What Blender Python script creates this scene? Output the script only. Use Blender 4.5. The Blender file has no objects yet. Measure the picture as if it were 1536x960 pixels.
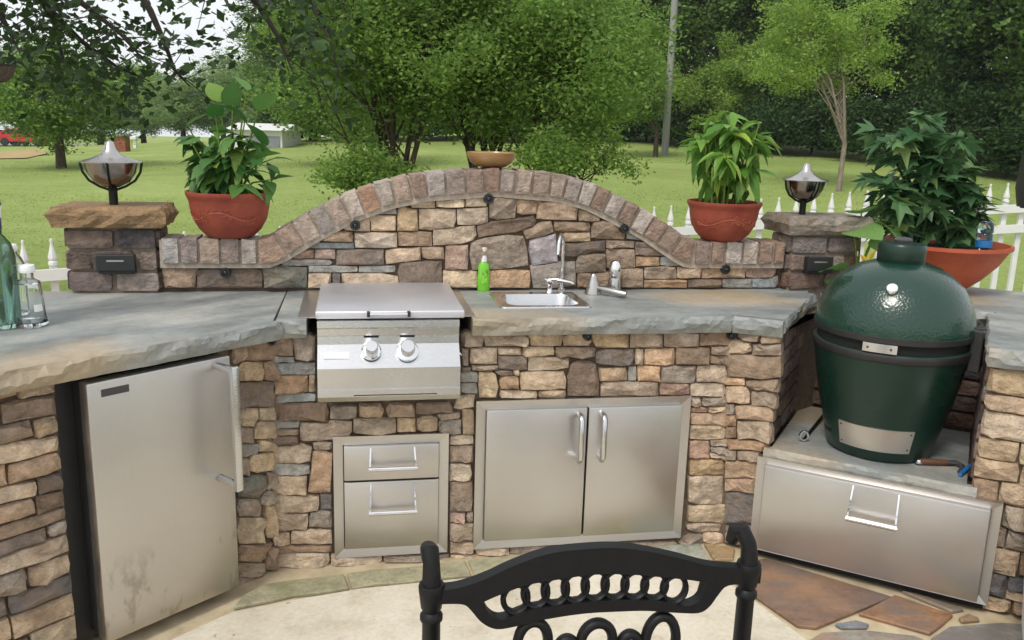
import bpy, bmesh, math, random
import numpy as np
from mathutils import Vector, Matrix
R_ = math.radians
rng = random.Random(7)
C = bpy.context.scene.collection
SC = bpy.context.scene
# ------------------------------------------------------------------ camera
FPX, PITCH, ROLL, CAMH = 1300.0, R_(12.4), R_(1.7), 1.57
vF = np.array([0, math.cos(PITCH), -math.sin(PITCH)]); _u = np.array([0, math.sin(PITCH), math.cos(PITCH)]); _r = np.array([1.0, 0, 0])
vU = math.cos(ROLL)*_u - math.sin(ROLL)*_r; vR = math.sin(ROLL)*_u + math.cos(ROLL)*_r
CP = np.array([0, 0, CAMH])
cam = bpy.data.cameras.new('camera'); cam.sensor_width = 36; cam.lens = FPX/1536*36; cam.clip_end = 2000; cam.clip_start = .05
co = bpy.data.objects.new('camera', cam); C.objects.link(co)
co.matrix_world = Matrix(((vR[0], vU[0], -vF[0], CP[0]), (vR[1], vU[1], -vF[1], CP[1]), (vR[2], vU[2], -vF[2], CP[2]), (0, 0, 0, 1)))
SC.camera = co
# ------------------------------------------------------------------ sky, sun, exposure
SUN_EL, SUN_AZ = R_(52), R_(212)          # azimuth clockwise from +Y: behind the viewer, to the left
w = bpy.data.worlds.new('World'); SC.world = w; w.use_nodes = True
nt = w.node_tree; nt.nodes.clear()
sky = nt.nodes.new('ShaderNodeTexSky'); sky.sky_type = 'NISHITA'; sky.sun_disc = False
sky.sun_elevation = SUN_EL; sky.sun_rotation = SUN_AZ; sky.air_density = 1.0; sky.dust_density = 4.0; sky.ozone_density = 1.0
hs = nt.nodes.new('ShaderNodeHueSaturation'); hs.inputs['Saturation'].default_value = .22; hs.inputs['Value'].default_value = 1.0
mx = nt.nodes.new('ShaderNodeMixRGB'); mx.inputs[0].default_value = .6; mx.inputs[2].default_value = (12.2, 12.6, 13.0, 1)   # overcast veil
bg = nt.nodes.new('ShaderNodeBackground'); bg.inputs[1].default_value = .1
ow = nt.nodes.new('ShaderNodeOutputWorld')
nt.links.new(sky.outputs[0], hs.inputs['Color']); nt.links.new(hs.outputs[0], mx.inputs[1]); nt.links.new(mx.outputs[0], bg.inputs[0]); nt.links.new(bg.outputs[0], ow.inputs[0])
sl = bpy.data.lights.new('sun', 'SUN'); sl.energy = 1.5; sl.angle = R_(14); sl.color = (1, .95, .87)
so = bpy.data.objects.new('sun', sl); C.objects.link(so)
sd = Vector((math.sin(SUN_AZ)*math.cos(SUN_EL), math.cos(SUN_AZ)*math.cos(SUN_EL), math.sin(SUN_EL)))
so.rotation_euler = sd.to_track_quat('Z', 'Y').to_euler(); so.location = (0, 0, 12)
SC.view_settings.view_transform = 'Standard'; SC.view_settings.look = 'None'; SC.view_settings.exposure = 0.2; SC.view_settings.gamma = 1
SC.view_settings.use_curve_mapping = False
SC.render.engine = 'CYCLES'
# ------------------------------------------------------------------ pixel helpers (lay-out only)
def ray(x, y): return vF*FPX + vR*(x-768) - vU*(y-480)
def atz(x, y, z):
    d = ray(x, y); t = (z-CAMH)/d[2]; return CP + d*t
def aty(x, y, Y):
    d = ray(x, y); return CP + d*(Y/d[1])
class Frame:
    def __init__(s, ox, oy, ang):
        s.o = np.array([ox, oy, 0.0]); s.a = R_(ang); s.d = np.array([math.cos(s.a), math.sin(s.a), 0]); s.n = np.array([-math.sin(s.a), math.cos(s.a), 0])
    def px(s, x, y, off=0.0):                 # photo pixel -> (u, z) on the plane local y = off
        P0 = s.o + s.n*off; d = ray(x, y); t = np.dot(P0-CP, s.n)/np.dot(d, s.n); P = CP + d*t
        return float((P-s.o) @ s.d), float(P[2])
    def loc(s, P): v = np.array([P[0], P[1], 0]) - s.o; return float(v @ s.d), float(v @ s.n)
    def wld(s, u, y, z=0): P = s.o + s.d*u + s.n*y; return (float(P[0]), float(P[1]), z)
FC = Frame(-.63, 2.918, 10.45); FL = Frame(-.818, 2.884, 51.1); FR = Frame(.819, 3.186, -28); FB = Frame(-1.35, 3.286, 10.67)
CT = .92; CB = .857
# ------------------------------------------------------------------ materials
MATS = {}
def lin(c):
    return tuple(((v/255+.055)/1.055)**2.4 if v > 10 else v/255/12.92 for v in c)
def mat(name, base, rough=.6, metal=0.0, spec=.5):
    m = bpy.data.materials.new(name); m.use_nodes = True; b = m.node_tree.nodes['Principled BSDF']
    b.inputs['Base Color'].default_value = (*base, 1); b.inputs['Roughness'].default_value = rough; b.inputs['Metallic'].default_value = metal
    b.inputs['Specular IOR Level'].default_value = spec
    MATS[name] = m; return m, m.node_tree, b
def N(t, kind, **kw):
    n = t.nodes.new(kind)
    for k, v in kw.items():
        if k in n.inputs: n.inputs[k].default_value = v
        else: setattr(n, k, v)
    return n
def noise(t, scale, detail=4, rough=.55, coord='Object', stretch=None):
    tc = N(t, 'ShaderNodeTexCoord'); n = N(t, 'ShaderNodeTexNoise', Scale=scale, Detail=detail, Roughness=rough)
    if stretch:
        mp = N(t, 'ShaderNodeMapping'); mp.inputs['Scale'].default_value = stretch
        t.links.new(tc.outputs[coord], mp.inputs[0]); t.links.new(mp.outputs[0], n.inputs['Vector'])
    else: t.links.new(tc.outputs[coord], n.inputs['Vector'])
    return n
def ramp(t, src, stops):
    r = N(t, 'ShaderNodeValToRGB'); e = r.color_ramp.elements
    while len(e) < len(stops): e.new(.5)
    for q, (p, c) in zip(e, stops): q.position = p; q.color = (*c, 1) if len(c) == 3 else c
    t.links.new(src, r.inputs[0]); return r
def bump(t, b, src, strength, dist):
    bp = N(t, 'ShaderNodeBump'); bp.inputs['Strength'].default_value = strength; bp.inputs['Distance'].default_value = dist
    t.links.new(src, bp.inputs['Height']); t.links.new(bp.outputs[0], b.inputs['Normal']); return bp
def mul(t, a, bcol, fac=1.0, mode='MULTIPLY'):
    m = N(t, 'ShaderNodeMixRGB', blend_type=mode); m.inputs[0].default_value = fac
    t.links.new(a, m.inputs[1]); t.links.new(bcol, m.inputs[2]); return m
def objcol(name, scale, contrast, rough, bstr, bdist, stain=None, stretch=None):
    m, t, b = mat(name, (.5, .5, .5), rough)
    oi = N(t, 'ShaderNodeObjectInfo')
    n1 = noise(t, scale, 6, .65, stretch=stretch); r1 = ramp(t, n1.outputs[0], [(.25, (1-contrast*.8,)*3), (.75, (1+contrast*.75,)*3)])
    c = mul(t, oi.outputs['Color'], r1.outputs[0])
    n4 = noise(t, scale*5.5, 4, .7, stretch=(1, 1, 2.2)); r4 = ramp(t, n4.outputs[0], [(.3, (.72,)*3), (.5, (1,)*3), (.72, (1.2,)*3)]); c = mul(t, c.outputs[0], r4.outputs[0])
    if stain:
        n2 = noise(t, scale*.28, 3, .6); r2 = ramp(t, n2.outputs[0], [(.47, (0, 0, 0)), (.66, (1, 1, 1))])
        mm = N(t, 'ShaderNodeMixRGB'); mm.inputs[2].default_value = (*stain, 1)
        k = N(t, 'ShaderNodeMath', operation='MULTIPLY'); k.inputs[1].default_value = .5
        t.links.new(r2.outputs[0], k.inputs[0]); t.links.new(k.outputs[0], mm.inputs[0]); t.links.new(c.outputs[0], mm.inputs[1]); c = mm
    t.links.new(c.outputs[0], b.inputs['Base Color'])
    n3 = noise(t, scale*2.2, 8, .7)
    if name in ('stone', 'brick'):            # chipped, split face
        vo = N(t, 'ShaderNodeTexVoronoi', Scale=scale*1.1); tc = N(t, 'ShaderNodeTexCoord'); mp = N(t, 'ShaderNodeMapping'); mp.inputs['Scale'].default_value = (.8, .8, 1.7); nd = noise(t, scale*.9, 3)
        ad = N(t, 'ShaderNodeMixRGB', blend_type='ADD'); ad.inputs[0].default_value = .09; t.links.new(tc.outputs['Object'], mp.inputs[0]); t.links.new(mp.outputs[0], ad.inputs[1]); t.links.new(nd.outputs[1], ad.inputs[2]); t.links.new(ad.outputs[0], vo.inputs['Vector'])
        hm = N(t, 'ShaderNodeMath', operation='MULTIPLY_ADD'); hm.inputs[1].default_value = .55; t.links.new(vo.outputs['Distance'], hm.inputs[0]); t.links.new(n3.outputs[0], hm.inputs[2]); bump(t, b, hm.outputs[0], bstr, bdist)
    else: bump(t, b, n3.outputs[0], bstr, bdist)
    return m
objcol('stone', 24, .62, .85, 1.0, .012, stain=lin((140, 116, 92)))
objcol('brick', 34, .62, .9, 1.0, .009, stain=lin((150, 132, 118)))
objcol('flag', 9, .45, .5, .5, .005, stain=lin((168, 128, 90)), stretch=(1, 2.2, 1))
def flag_extra():
    t = MATS['flag'].node_tree; b = t.nodes['Principled BSDF']; src = b.inputs['Base Color'].links[0].from_socket
    n = noise(t, 3.2, 4, .6, stretch=(1, 1.8, 1)); r = ramp(t, n.outputs[0], [(.46, (0, 0, 0)), (.62, (.75,)*3)]); mm = N(t, 'ShaderNodeMixRGB'); mm.inputs[2].default_value = (*lin((104, 96, 92)), 1)
    t.links.new(r.outputs[0], mm.inputs[0]); t.links.new(src, mm.inputs[1]); t.links.new(mm.outputs[0], b.inputs['Base Color'])
flag_extra()
objcol('flag_moss', 11, .45, .85, .8, .006, stain=lin((186, 174, 146)))
def moss_extra():
    t = MATS['flag_moss'].node_tree; b = t.nodes['Principled BSDF']; src = b.inputs['Base Color'].links[0].from_socket
    n = noise(t, 5, 6, .7); r = ramp(t, n.outputs[0], [(.45, (0, 0, 0)), (.65, (.5,)*3)]); mm = N(t, 'ShaderNodeMixRGB'); mm.inputs[2].default_value = (*lin((124, 126, 84)), 1)
    t.links.new(r.outputs[0], mm.inputs[0]); t.links.new(src, mm.inputs[1]); t.links.new(mm.outputs[0], b.inputs['Base Color'])
moss_extra()
def simple_noise(name, c1, c2, scale, rough, bs=0, bd=.002, metal=0, spec=.5, stretch=None, detail=5):
    m, t, b = mat(name, c1, rough, metal, spec); n = noise(t, scale, detail, .6, stretch=stretch)
    r = ramp(t, n.outputs[0], [(.3, c1), (.7, c2)]); t.links.new(r.outputs[0], b.inputs['Base Color'])
    if bs: bump(t, b, n.outputs[0], bs, bd)
    return m
simple_noise('joint', lin((84, 72, 60)), lin((116, 100, 84)), 40, .95, .6, .004)
simple_noise('mortar', lin((150, 138, 124)), lin((118, 106, 94)), 45, .95, .7, .004)
simple_noise('mortar_light', lin((184, 172, 158)), lin((146, 134, 120)), 40, .95, .6, .003)
simple_noise('paving_mortar', lin((204, 188, 158)), lin((170, 154, 124)), 12, .9, .6, .003)
simple_noise('terracotta', lin((158, 76, 54)), lin((124, 50, 35)), 11, .6, .2, .002, detail=8)
simple_noise('orange_pot', lin((190, 94, 60)), lin((166, 72, 44)), 9, .5, .05, .002, detail=8)
simple_noise('relief', lin((172, 100, 76)), lin((148, 70, 48)), 30, .6)
simple_noise('soil', lin((58, 44, 34)), lin((36, 28, 22)), 60, .95, .9, .01)
simple_noise('white_paint', (.78, .78, .77), (.7, .7, .68), 8, .45)
simple_noise('black_iron', (.005, .005, .006), (.009, .009, .010), 120, .5, .25, .0008, spec=.3)
simple_noise('black_plastic', (.015, .015, .016), (.022, .022, .023), 30, .45)
simple_noise('ceramic', lin((160, 124, 78)), lin((120, 84, 52)), 5, .25, stretch=(1, 1, 5))
simple_noise('bark', lin((92, 78, 62)), lin((58, 48, 40)), 22, .95, .9, .02, stretch=(1, 1, .3))
simple_noise('bark_dark', lin((52, 44, 38)), lin((34, 30, 26)), 22, .95, .9, .02)
simple_noise('bark_pale', lin((150, 138, 124)), lin((104, 90, 78)), 16, .9, .8, .02, stretch=(1, 1, .3))
simple_noise('pole_grey', lin((150, 152, 146)), lin((126, 126, 120)), 4, .8, stretch=(1, 1, .1))
simple_noise('wall_white', (.72, .72, .7), (.66, .66, .65), 2, .8)
simple_noise('roof_grey', (.2, .21, .23), (.26, .27, .29), 5, .85)
simple_noise('coir', lin((96, 84, 74)), lin((60, 52, 46)), 50, .95, 1, .01)
simple_noise('moss_stone', lin((128, 124, 94)), lin((96, 100, 66)), 14, .9, .5, .005)
mat('dark_gap', (.006, .006, .006), .9)
mat('rubber', (.02, .02, .02), .8)
mat('red_paint', lin((190, 40, 44)), .3); mat('silver_paint', (.5, .5, .52), .3, .6); mat('dark_glass', (.02, .025, .03), .08)
mat('red_brick', lin((140, 82, 64)), .9)
mat('blue_plastic', lin((40, 110, 170)), .35); mat('label_white', (.75, .75, .73), .5); mat('label_blue', lin((44, 44, 110)), .45)
mat('flower_yellow', lin((236, 190, 40)), .5); mat('grey_dark', (.05, .05, .052), .4)
mat('pump_cream', lin((226, 206, 190)), .4); mat('wood_handle', lin((96, 66, 48)), .45)
mat('chrome', (.8, .8, .82), .09, 1.0); mat('torch_steel', (.5, .48, .46), .24, 1.0); mat('torch_bowl', (.3, .27, .24), .2, 1.0)
mat('glass_white', (.92, .93, .93), .25)
def steel(name, col, rough, stretch, smudge=.12):
    m, t, b = mat(name, col, rough, 1.0)
    n = noise(t, 60, 3, .6, stretch=stretch); r = ramp(t, n.outputs[0], [(.3, (rough-.05,)*3), (.7, (rough+.07,)*3)])
    n2 = noise(t, 2.2, 4, .6); r2 = ramp(t, n2.outputs[0], [(.35, (0, 0, 0)), (.75, (smudge,)*3)])
    a = N(t, 'ShaderNodeMath', operation='ADD'); t.links.new(r.outputs[0], a.inputs[0]); t.links.new(r2.outputs[0], a.inputs[1]); t.links.new(a.outputs[0], b.inputs['Roughness'])
    r3 = ramp(t, n2.outputs[0], [(.3, tuple(v*.9 for v in col)), (.7, col)]); r4 = ramp(t, n.outputs[0], [(.25, (.9,)*3), (.75, (1.06,)*3)]); c4 = mul(t, r3.outputs[0], r4.outputs[0]); t.links.new(c4.outputs[0], b.inputs['Base Color'])
    bump(t, b, n.outputs[0], .08, .0008)
    return m
steel('steel', (.625, .605, .585), .3, (1, 1, 40)); steel('steel_v', (.625, .605, .585), .3, (40, 1, 1)); steel('steel_bright', (.68, .68, .69), .2, (1, 40, 40), .06)
steel('steel_satin', (.72, .72, .75), .52, (40, 1, 40), .1)
def fridge_steel():
    m = steel('steel_fridge', (.625, .6, .57), .34, (40, 1, 1)); t = m.node_tree; b = t.nodes['Principled BSDF']     # smeared lower door
    src = b.inputs['Base Color'].links[0].from_socket
    tc = N(t, 'ShaderNodeTexCoord'); sp = N(t, 'ShaderNodeSeparateXYZ'); t.links.new(tc.outputs['Object'], sp.inputs[0])
    rz = ramp(t, sp.outputs[2], [(.2, (1, 1, 1)), (.32, (0, 0, 0))])
    n = noise(t, 7, 5, .6, stretch=(1.4, 1, .6)); rn = ramp(t, n.outputs[0], [(.56, (0, 0, 0)), (.62, (.5, .5, .5)), (.68, (0, 0, 0))])
    k = mul(t, rz.outputs[0], rn.outputs[0]); mm = N(t, 'ShaderNodeMixRGB'); mm.inputs[2].default_value = (.24, .2, .16, 1)
    t.links.new(k.outputs[0], mm.inputs[0]); t.links.new(src, mm.inputs[1]); t.links.new(mm.outputs[0], b.inputs['Base Color'])
fridge_steel()
def egg_mat():
    m, t, b = mat('green_enamel', lin((14, 52, 40)), .22); b.inputs['Coat Weight'].default_value = .35; b.inputs['Coat Roughness'].default_value = .12
    tc = N(t, 'ShaderNodeTexCoord'); v = N(t, 'ShaderNodeTexVoronoi', Scale=110.0); v.feature = 'SMOOTH_F1'; t.links.new(tc.outputs['Object'], v.inputs['Vector'])
    bump(t, b, v.outputs[0], .5, .003)
    m, t, b = mat('green_smooth', lin((12, 42, 33)), .3)
    n = noise(t, 5, 3); r = ramp(t, n.outputs[0], [(.3, (.22,)*3), (.7, (.4,)*3)]); t.links.new(r.outputs[0], b.inputs['Roughness'])
egg_mat()
def bluestone():
    m, t, b = mat('bluestone', (.3, .3, .3), .5)
    n = noise(t, 2.3, 6, .62, stretch=(1, 2.6, 2)); n2 = noise(t, 30, 6, .7); n3 = noise(t, 1.3, 2, .5)
    r = ramp(t, n.outputs[0], [(.3, lin((112, 116, 115))), (.5, lin((140, 144, 142))), (.68, lin((168, 167, 160)))])
    r2 = ramp(t, n3.outputs[0], [(.47, (0, 0, 0)), (.6, (.75,)*3)])
    mm = N(t, 'ShaderNodeMixRGB'); mm.inputs[2].default_value = (*lin((172, 152, 122)), 1)
    t.links.new(r2.outputs[0], mm.inputs[0]); t.links.new(r.outputs[0], mm.inputs[1])
    r3 = ramp(t, n2.outputs[0], [(.3, (.82,)*3), (.7, (1.1,)*3)]); c = mul(t, mm.outputs[0], r3.outputs[0]); t.links.new(c.outputs[0], b.inputs['Base Color'])
    bump(t, b, n2.outputs[0], .35, .003)
    rr = ramp(t, n.outputs[0], [(.3, (.38,)*3), (.7, (.6,)*3)]); t.links.new(rr.outputs[0], b.inputs['Roughness'])
bluestone()
def concrete():
    m, t, b = mat('concrete', (.6, .55, .48), .8)
    n = noise(t, 2.0, 6, .6); n2 = noise(t, 60, 5, .7); n3 = noise(t, 9, 4, .7)
    r = ramp(t, n.outputs[0], [(.28, lin((184, 174, 154))), (.5, lin((208, 199, 180))), (.72, lin((222, 214, 198)))])
    r2 = ramp(t, n2.outputs[0], [(.25, (.86,)*3), (.6, (1.03,)*3)]); c = mul(t, r.outputs[0], r2.outputs[0])
    r3 = ramp(t, n3.outputs[0], [(.5, (1, 1, 1)), (.75, (.76, .72, .66))]); c = mul(t, c.outputs[0], r3.outputs[0])
    n6 = noise(t, 34, 2, .5); r6 = ramp(t, n6.outputs[0], [(.7, (1, 1, 1)), (.76, (.5, .45, .4))]); c = mul(t, c.outputs[0], r6.outputs[0])
    t.links.new(c.outputs[0], b.inputs['Base Color']); bump(t, b, n2.outputs[0], .4, .002)
concrete()
def grass():
    m, t, b = mat('grass', (.1, .2, .04), .9, spec=.1)
    n = noise(t, .22, 5, .6); n2 = noise(t, 14, 6, .75); n3 = noise(t, .06, 2, .5)
    r = ramp(t, n.outputs[0], [(.3, lin((136, 155, 86))), (.55, lin((151, 168, 97))), (.75, lin((167, 180, 112)))])
    r2 = ramp(t, n2.outputs[0], [(.3, (.66,)*3), (.7, (1.2,)*3)]); c = mul(t, r.outputs[0], r2.outputs[0], .8)
    r3 = ramp(t, n3.outputs[0], [(.55, (0, 0, 0)), (.75, (.5,)*3)]); mm = N(t, 'ShaderNodeMixRGB'); mm.inputs[2].default_value = (*lin((160, 156, 92)), 1)
    t.links.new(r3.outputs[0], mm.inputs[0]); t.links.new(c.outputs[0], mm.inputs[1]); t.links.new(mm.outputs[0], b.inputs['Base Color'])
    n5 = noise(t, 1.3, 5, .7); r5 = ramp(t, n5.outputs[0], [(.3, (.88, .9, .86)), (.68, (1.06, 1.04, 1.05))]); c5 = mul(t, mm.outputs[0], r5.outputs[0]); t.links.new(c5.outputs[0], b.inputs['Base Color'])
    bump(t, b, n2.outputs[0], .9, .05)
grass()
def leaf(name, c1, c2, trans=.35, rough=.5, isl=True):
    m, t, b = mat(name, c1, rough, spec=.3)
    g = N(t, 'ShaderNodeNewGeometry') if isl else N(t, 'ShaderNodeObjectInfo')
    r = ramp(t, g.outputs['Random Per Island' if isl else 'Random'], [(0, c1), (1, c2)] if isl else [(0, c1), (.9, c2), (.97, tuple(np.clip(np.array(c2)*[1.7, 1.2, .8], 0, 1)))])
    n = noise(t, 1.6 if isl else 30, 3); r2 = ramp(t, n.outputs[0], [(.3, (.68, .7, .66)), (.7, (1.28, 1.24, 1.1))]); c = mul(t, r.outputs[0], r2.outputs[0])
    t.links.new(c.outputs[0], b.inputs['Base Color'])
    tr = N(t, 'ShaderNodeBsdfTranslucent'); t.links.new(c.outputs[0], tr.inputs[0]); ms = N(t, 'ShaderNodeMixShader'); ms.inputs[0].default_value = trans
    o = t.nodes['Material Output']; t.links.new(b.outputs[0], ms.inputs[1]); t.links.new(tr.outputs[0], ms.inputs[2]); t.links.new(ms.outputs[0], o.inputs[0])
leaf('leaf_mid', lin((92, 130, 58)), lin((146, 174, 90)), .5); leaf('leaf_dark', lin((38, 64, 32)), lin((66, 96, 48)), .25)
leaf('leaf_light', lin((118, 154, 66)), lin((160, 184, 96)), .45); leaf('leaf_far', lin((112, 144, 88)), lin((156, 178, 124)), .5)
leaf('leaf_backlit', lin((36, 56, 32)), lin((58, 84, 44)), .25); leaf('leaf_wood', lin((66, 98, 48)), lin((118, 148, 74)), .4)  # first one: backlit darkness of the near boughs put into the leaf colour
leaf('leaf_bean', lin((58, 104, 52)), lin((96, 138, 72)), .3, .45, False); leaf('leaf_basil', lin((82, 132, 54)), lin((128, 168, 80)), .35, .4, False)
leaf('leaf_okra', lin((58, 96, 64)), lin((98, 134, 90)), .3, .4, False); leaf('leaf_squash', lin((96, 140, 78)), lin((130, 166, 100)), .35, .5, False)
def glassm(name, col, rough=.03):
    m, t, b = mat(name, col, rough); b.inputs['Transmission Weight'].default_value = 1; b.inputs['IOR'].default_value = 1.45
glassm('glass_clear', (.93, .96, .96)); glassm('glass_green', (.42, .56, .5)); glassm('plastic_blue_clear', (.6, .75, .92), .1)
mat('soap_green', lin((130, 214, 60)), .2); simple_noise('label_print', lin((150, 224, 70)), lin((60, 90, 40)), 90, .4)
MATS['soap_green'].node_tree.nodes['Principled BSDF'].inputs['Transmission Weight'].default_value = .25
# ------------------------------------------------------------------ mesh helpers
def link(name, me, m, parent=None, col=None, smooth=0):
    o = bpy.data.objects.new(name, me); C.objects.link(o)
    if m and not me.materials: me.materials.append(MATS[m])
    if parent: o.parent = parent
    if col: o.color = (*lin(col), 1)
    return o
class MB:
    def __init__(s): s.v = []; s.f = []
    def add(s, vs, fs):
        k = len(s.v); s.v += [tuple(map(float, p)) for p in vs]; s.f += [tuple(i+k for i in f) for f in fs]; return s
    def box(s, x0, x1, y0, y1, z0, z1, rot=None, piv=None):
        vs = [(x, y, z) for z in (z0, z1) for y in (y0, y1) for x in (x0, x1)]
        if rot is not None: vs = [tuple(rot @ (Vector(p)-Vector(piv)) + Vector(piv)) for p in vs]
        return s.add(vs, [(0, 2, 3, 1), (4, 5, 7, 6), (0, 1, 5, 4), (2, 6, 7, 3), (0, 4, 6, 2), (1, 3, 7, 5)])
    def lathe(s, prof, cx=0, cy=0, cz=0, n=24, a0=0, a1=2*math.pi, sx=1, sy=1):
        full = abs(a1-a0-2*math.pi) < 1e-6; m = n if full else n+1
        vs = [(cx+r*sx*math.cos(a0+(a1-a0)*i/n), cy+r*sy*math.sin(a0+(a1-a0)*i/n), cz+z) for r, z in prof for i in range(m)]; fs = []
        for j in range(len(prof)-1):
            for i in range(n):
                i2 = (i+1) % m
                fs.append((j*m+i, j*m+i2, (j+1)*m+i2, (j+1)*m+i))
        if full:
            if prof[0][0] > 1e-6: fs.append(tuple(range(m))[::-1])
            if prof[-1][0] > 1e-6: fs.append(tuple((len(prof)-1)*m+i for i in range(m)))
        return s.add(vs, fs)
    def tube(s, pts, r, n=8, cap=True, flat=1.0):
        pts = [Vector(p) for p in pts]; rs = r if isinstance(r, (list, tuple)) else [r]*len(pts); vs = []; fs = []
        t0 = (pts[1]-pts[0]).normalized(); up = Vector((0, 0, 1)) if abs(t0.z) < .9 else Vector((1, 0, 0)); a = t0.cross(up).normalized()
        for i, p in enumerate(pts):
            t = (pts[min(i+1, len(pts)-1)]-pts[max(i-1, 0)]).normalized(); a = (a-t*a.dot(t)).normalized(); b = t.cross(a)
            for k in range(n):
                q = 2*math.pi*k/n; vs.append(p+(a*math.cos(q)+b*math.sin(q)*flat)*rs[i])
        for i in range(len(pts)-1):
            for k in range(n): fs.append((i*n+k, i*n+(k+1) % n, (i+1)*n+(k+1) % n, (i+1)*n+k))
        if cap: fs += [tuple(range(n))[::-1], tuple((len(pts)-1)*n+k for k in range(n))]
        return s.add(vs, fs)
    def ring(s, P, rx, ry, r, n=28, m=6, flat=1.0):       # closed tube; P(a,b) -> point
        vs = []; fs = []
        for i in range(n):
            a = 2*math.pi*i/n; dx, dy = math.cos(a), math.sin(a)
            for k in range(m):
                q = 2*math.pi*k/m; vs.append(P((rx+r*math.cos(q))*dx, (ry+r*math.cos(q))*dy, r*flat*math.sin(q)))
        for i in range(n):
            for k in range(m): fs.append((i*m+k, ((i+1) % n)*m+k, ((i+1) % n)*m+(k+1) % m, i*m+(k+1) % m))
        return s.add(vs, fs)
    def prism(s, poly, P, d0, d1):                        # poly of (a,b); P(a,b,d) -> point
        n = len(poly); vs = [P(a, b, d0) for a, b in poly]+[P(a, b, d1) for a, b in poly]
        return s.add(vs, [tuple(range(n))[::-1], tuple(range(n, 2*n))]+[(i, (i+1) % n, n+(i+1) % n, n+i) for i in range(n)])
    def build(s, name, m, parent=None, smooth=0, bevel=0, seg=2, col=None, recalc=True):
        me = bpy.data.meshes.new(name); me.from_pydata(s.v, [], s.f)
        if recalc or bevel or smooth:
            b = bmesh.new(); b.from_mesh(me)
            if recalc: bmesh.ops.recalc_face_normals(b, faces=b.faces)
            if bevel: bmesh.ops.bevel(b, geom=[e for e in b.edges if e.calc_face_angle(0) > .5], offset=bevel, segments=seg, affect='EDGES', profile=.5, clamp_overlap=True)
            if smooth:
                for f in b.faces: f.smooth = True
                for e in b.edges:
                    if e.calc_face_angle(0) > R_(smooth): e.smooth = False
            b.to_mesh(me); b.free()
        return link(name, me, m, parent, col)
def thing(name, label, cat, loc=(0, 0, 0), rz=0, group=None):
    o = bpy.data.objects.new(name, None); o.empty_display_size = .05; C.objects.link(o); o.location = loc; o.rotation_euler = (0, 0, rz)
    tag(o, label, cat, group); return o
def tag(o, label, cat, group=None):
    o['label'] = label; o['category'] = cat
    if group: o['group'] = group
    return o
def struct(o): o['kind'] = 'structure'; return o
def fthing(name, label, cat, fr, group=None): return thing(name, label, cat, tuple(fr.o), fr.a, group)
# ------------------------------------------------------------------ ground
def gz(x, y):
    s = float(np.interp(x, [-60, -40, -20, -8, 4, 12, 30], [-1.3, -.9, .2, .75, 1.32, 1.3, 1.0])); t = min(max((y-6.5)/34, 0), 1.15)
    return -.06+(s+.06)*t
def hit(px_, py):
    d = ray(px_, py); d = d/np.linalg.norm(d); t = 4
    while t < 160:
        p = CP+d*t
        if p[2] < gz(p[0], p[1]): return p
        t += .08
    return CP+d*70
xs = np.concatenate([np.arange(-140, -40, 10), np.arange(-40, 40, 1.25), np.arange(40, 141, 10)]); ys = np.concatenate([np.arange(-30, -8, 4), np.arange(-8, 60, 1.25), np.arange(60, 170, 10)])
v = []
for y in ys:
    for x in xs: v.append((x, y, gz(x, y)+(.02*math.sin(x*.7+y*.3)+.03*math.sin(x*.21-y*.5) if y > 8 else 0)))
n = len(xs); f = [(j*n+i, j*n+i+1, (j+1)*n+i+1, (j+1)*n+i) for j in range(len(ys)-1) for i in range(n-1)]
o = MB().add(v, f).build('lawn', 'grass', smooth=60, recalc=False); struct(o)
gg = np.random.default_rng(3); nb_ = 90000; gy = 5.0+26*gg.uniform(0, 1, nb_)**1.9; gx = gg.uniform(-.85, .8, nb_)*gy+gg.normal(size=nb_)*.2
gzv = np.interp(gx, [-60, -40, -20, -8, 4, 12, 30], [-1.3, -.9, .2, .75, 1.32, 1.3, 1.0]); gzv = -.06+(gzv+.06)*np.clip((gy-6.5)/34, 0, 1.15)-.005
ok = ~((np.abs(gx) < 6.05) & (gy < 4.95)); gx, gy, gzv = gx[ok], gy[ok], gzv[ok]; n_ = len(gx); an = gg.uniform(0, 6.28, n_); hh_ = gg.uniform(.008, .022, n_); wd_ = .004+gy*.0005
A3 = np.stack([gx-np.cos(an)*wd_, gy-np.sin(an)*wd_, gzv], 1); B3 = np.stack([gx+np.cos(an)*wd_, gy+np.sin(an)*wd_, gzv], 1); C3 = np.stack([gx+gg.normal(size=n_)*.02, gy+gg.normal(size=n_)*.02, gzv+hh_], 1)
me = bpy.data.meshes.new('grass'); me.vertices.add(3*n_); me.vertices.foreach_set('co', np.stack([A3, B3, C3], 1).astype(np.float32).ravel()); me.loops.add(3*n_); me.loops.foreach_set('vertex_index', np.arange(3*n_, dtype=np.int32))
me.polygons.add(n_); me.polygons.foreach_set('loop_start', np.arange(0, 3*n_, 3, dtype=np.int32)); me.update(calc_edges=True)
leaf('grass_blade', lin((136, 157, 84)), lin((164, 180, 104)), .5)
go = bpy.data.objects.new('grass', me); C.objects.link(go); me.materials.append(MATS['grass_blade']); tag(go, 'short mown grass blades on the lawn behind the fence', 'grass'); go['kind'] = 'stuff'
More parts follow.
